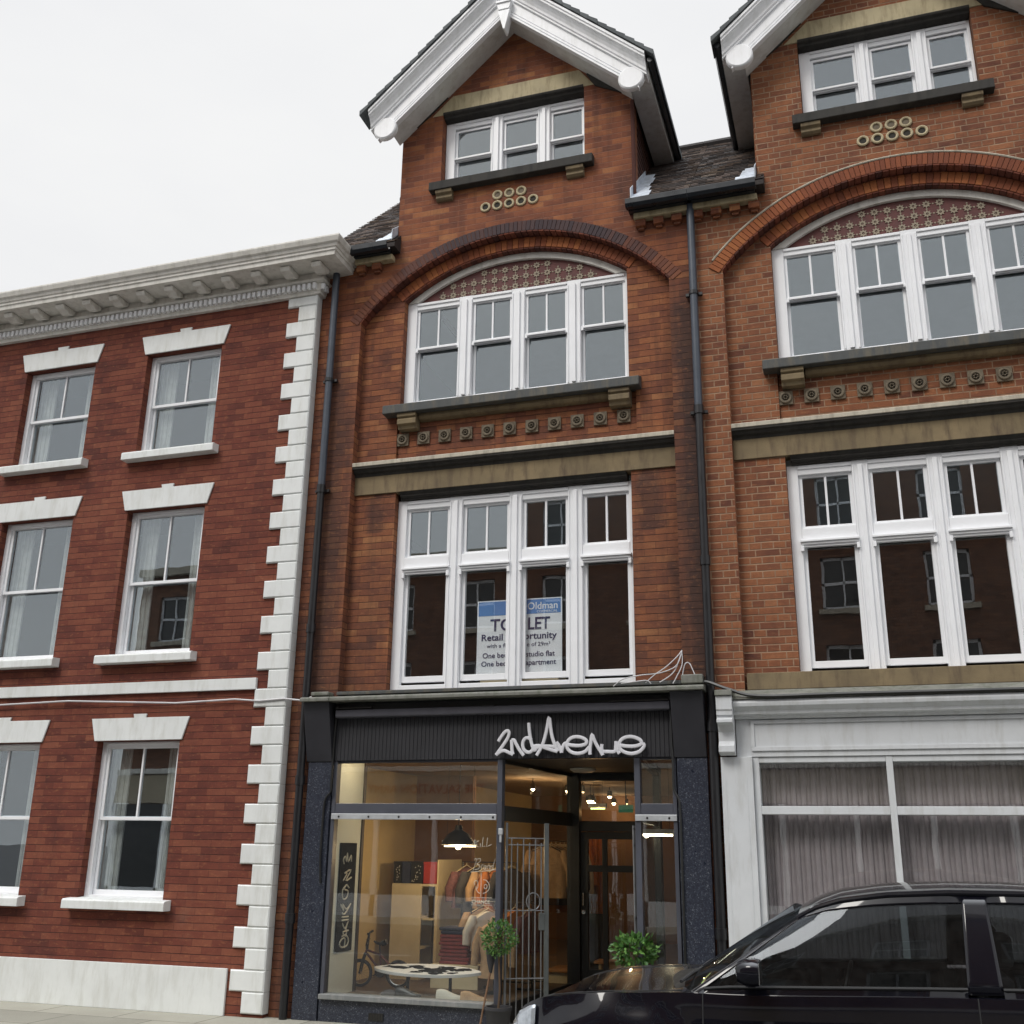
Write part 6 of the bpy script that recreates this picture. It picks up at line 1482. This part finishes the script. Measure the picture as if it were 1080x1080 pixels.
# headlights wrapping the front corners
M['lens'] = plain('headlight_lens', (.42, .46, .50), .12, .25, 25, coat=1, metal=.35)
for sgn in (-1, 1):
    mb = MB(); grid = []
    cols_ = [.02, .045, .065, .09, .12, .155, .19, .225]
    for x in cols_:
        s = section(x); k = (x - .012) / .223
        zt_ = interp(SHO, x) - .015 - .012 * k; zb_ = zt_ - lerp(.19, .10, k ** .8)
        col = []
        for v in (0, .2, .4, .6, .8, 1):
            z = lerp(zb_, zt_, v)
            # side y at this height
            yy = None
            for (ya, za), (yb_, zb2) in zip(s, s[1:]):
                if za <= z <= zb2 and zb2 > za: yy = lerp(ya, yb_, (z - za) / (zb2 - za)); break
            if yy is None: yy = s[12][0]
            col.append((X0 + x - .006, YC + sgn * (yy + .007), RZ + z))
        grid.append(col)
    mb.add([p for c_ in grid for p in c_], [(i * 6 + j, i * 6 + j + 1, (i + 1) * 6 + j + 1, (i + 1) * 6 + j) for i in range(len(grid) - 1) for j in range(5)])
    hl = mb.build('headlight', M['lens'], CAR, smooth=True)
    so = hl.modifiers.new('thick', 'SOLIDIFY'); so.thickness = .008; so.offset = 1
    cxx, cyy, czz = grid[3][3]
    MB().lathe([(0, 0), (.026, .004), (.034, .014), (.036, .014)], (cxx, cyy + sgn * .004, czz), 16, 'y', cap=False).build('headlight_reflector', M['chrome'], hl, smooth=True)
    # mirrors
    mx = X0 + 1.36; my = YC + sgn * .90; mz = RZ + 1.11
    mm = MB(); rings_ = [(-.055, .35), (-.045, .75), (-.01, 1), (.04, 1.02), (.062, .95)]
    vs = []; fs = []; q_ = 20
    for dx, k in rings_:
        for j in range(q_):
            a = 2 * PI * j / q_; ca, sa = math.cos(a), math.sin(a)
            vs.append((mx + dx, my + .095 * k * math.copysign(abs(ca) ** .7, ca), mz + .062 * k * math.copysign(abs(sa) ** .7, sa)))
    for i in range(len(rings_) - 1):
        for j in range(q_): fs.append((i * q_ + j, i * q_ + (j + 1) % q_, (i + 1) * q_ + (j + 1) % q_, (i + 1) * q_ + j))
    fs += [tuple(range(q_)), tuple((len(rings_) - 1) * q_ + j for j in range(q_))]
    mm.add(vs, fs); mi_ = mm.build('wing_mirror', car_m, CAR, smooth=True)
    MB().box(mx + .063, mx + .066, my - .08, my + .08, mz - .05, mz + .05).build('mirror_glass', M['chrome'], mi_)
    MB().box(mx - .02, mx + .03, YC + sgn * .78 if sgn > 0 else YC - .84, YC + .84 if sgn > 0 else YC - .78, mz - .075, mz - .045).build('mirror_arm', car_m, mi_, bevel=.006)
    # doors: handle, shut lines, side repeater
    for dx in (2.22, 3.12): MB().tube([(X0 + dx, YC + sgn * .862, RZ + .80), (X0 + dx + .02, YC + sgn * .885, RZ + .80), (X0 + dx + .16, YC + sgn * .885, RZ + .81), (X0 + dx + .18, YC + sgn * .862, RZ + .81)], .012, 8).build('door_handle', car_m, CAR, smooth=True)
    for dx in (1.12, 2.42):
        pts = []
        for k in range(12):
            s = section(dx); yy, z = s[1 + k if k < 11 else 12]; pts.append((X0 + dx, YC + sgn * (yy + .001), RZ + z))
        MB().tube(pts, .0035, 5).build('door_shut_line', M['rubber'], CAR)
# grille, number plate area, bumper strip
MB().box(X0 - .008, X0 + .02, YC - .42, YC + .42, RZ + .30, RZ + .38).build('grille', M['rubber'], CAR, bevel=.006)
pts = [(X0 + x, YC + s_ * (section(x)[12][0] * .93), RZ + interp(SHO, x) + .022) for s_ in (1,) for x in (.14, .3, .5, .75, 1.0)]
for s_ in (-1, 1): MB().tube([(X0 + x, YC + s_ * (section(x)[13][0]), RZ + section(x)[13][1] + .002) for x in (.14, .22, .3, .4, .5, .62, .75, .88, 1.0)], .003, 5).build('bonnet_shut_line', M['rubber'], CAR)

# ================================================================== world, sun, camera
w = bpy.data.worlds.new('World'); sc.world = w; w.use_nodes = True; nt = w.node_tree; nt.nodes.clear()
out = nt.nodes.new('ShaderNodeOutputWorld'); bg = nt.nodes.new('ShaderNodeBackground')
sky = nt.nodes.new('ShaderNodeTexSky'); sky.sky_type = 'NISHITA'; sky.sun_disc = False
SE, SR = math.radians(48), math.radians(200)
sky.sun_elevation = SE; sky.sun_rotation = SR; sky.dust_density = 4; sky.air_density = 1
tc = nt.nodes.new('ShaderNodeTexCoord'); sx = nt.nodes.new('ShaderNodeSeparateXYZ'); L(nt, tc.outputs['Generated'], sx.inputs[0])
el = mth(nt, 'MAXIMUM', sx.outputs[2], 0.0)
cl = ramp(nt, noise(nt, scaled(nt, tc.outputs['Generated'], (1, 1, 2.5)), 1.6, 5, .55), [(.32, (.93, .935, .95)), (.68, (1.03, 1.03, 1.02))])
# overcast sky: brighter towards the zenith
grad = ramp(nt, el, [(0, (7.8, 7.8, 7.8)), (.70, (8.2, 8.2, 8.22)), (.86, (19.0, 19.6, 20.4)), (1, (50, 51.5, 54))])
oc = mixc(nt, 1.0, grad, cl, 'MULTIPLY')
final = mixc(nt, .94, sky.outputs[0], oc)
L(nt, final, bg.inputs[0]); bg.inputs[1].default_value = .1
L(nt, bg.outputs[0], out.inputs[0])
sl = bpy.data.lights.new('Sun', 'SUN'); sl.energy = 1.4; sl.angle = math.radians(20); sl.color = (1, .96, .9)
so = bpy.data.objects.new('Sun', sl); C.objects.link(so)
az = math.radians(200)   # direction the light comes from, compass style in the xy plane
dv = Vector((math.sin(math.radians(-25)) * math.cos(SE), -math.cos(math.radians(-25)) * math.cos(SE), math.sin(SE)))
so.rotation_euler = dv.to_track_quat('Z', 'Y').to_euler()

cam = bpy.data.cameras.new('Camera'); co = bpy.data.objects.new('Camera', cam); C.objects.link(co); sc.camera = co
cam.sensor_width = 36; cam.lens = 36 * 1116.95 / 1080; cam.clip_end = 3000; cam.clip_start = .05
pit, yaw, rol = math.radians(17.72), math.radians(18.107), math.radians(.824)
f = Vector((-math.sin(yaw) * math.cos(pit), math.cos(yaw) * math.cos(pit), math.sin(pit))); r0 = Vector((math.cos(yaw), math.sin(yaw), 0)); u0 = r0.cross(f)
r = r0 * math.cos(rol) + u0 * math.sin(rol); u = -r0 * math.sin(rol) + u0 * math.cos(rol)
co.matrix_world = Matrix(((r.x, u.x, -f.x, 3.33), (r.y, u.y, -f.y, -9.875), (r.z, u.z, -f.z, 1.55), (0, 0, 0, 1)))
sc.view_settings.view_transform = 'Standard'; sc.view_settings.look = 'None'; sc.view_settings.exposure = .22; sc.view_settings.gamma = 1
sc.cycles.use_denoising = True
sc.cycles.max_bounces = 8; sc.cycles.transparent_max_bounces = 24; sc.cycles.caustics_reflective = False; sc.cycles.caustics_refractive = False
sc.cycles.sample_clamp_indirect = 6
sc.render.film_transparent = False
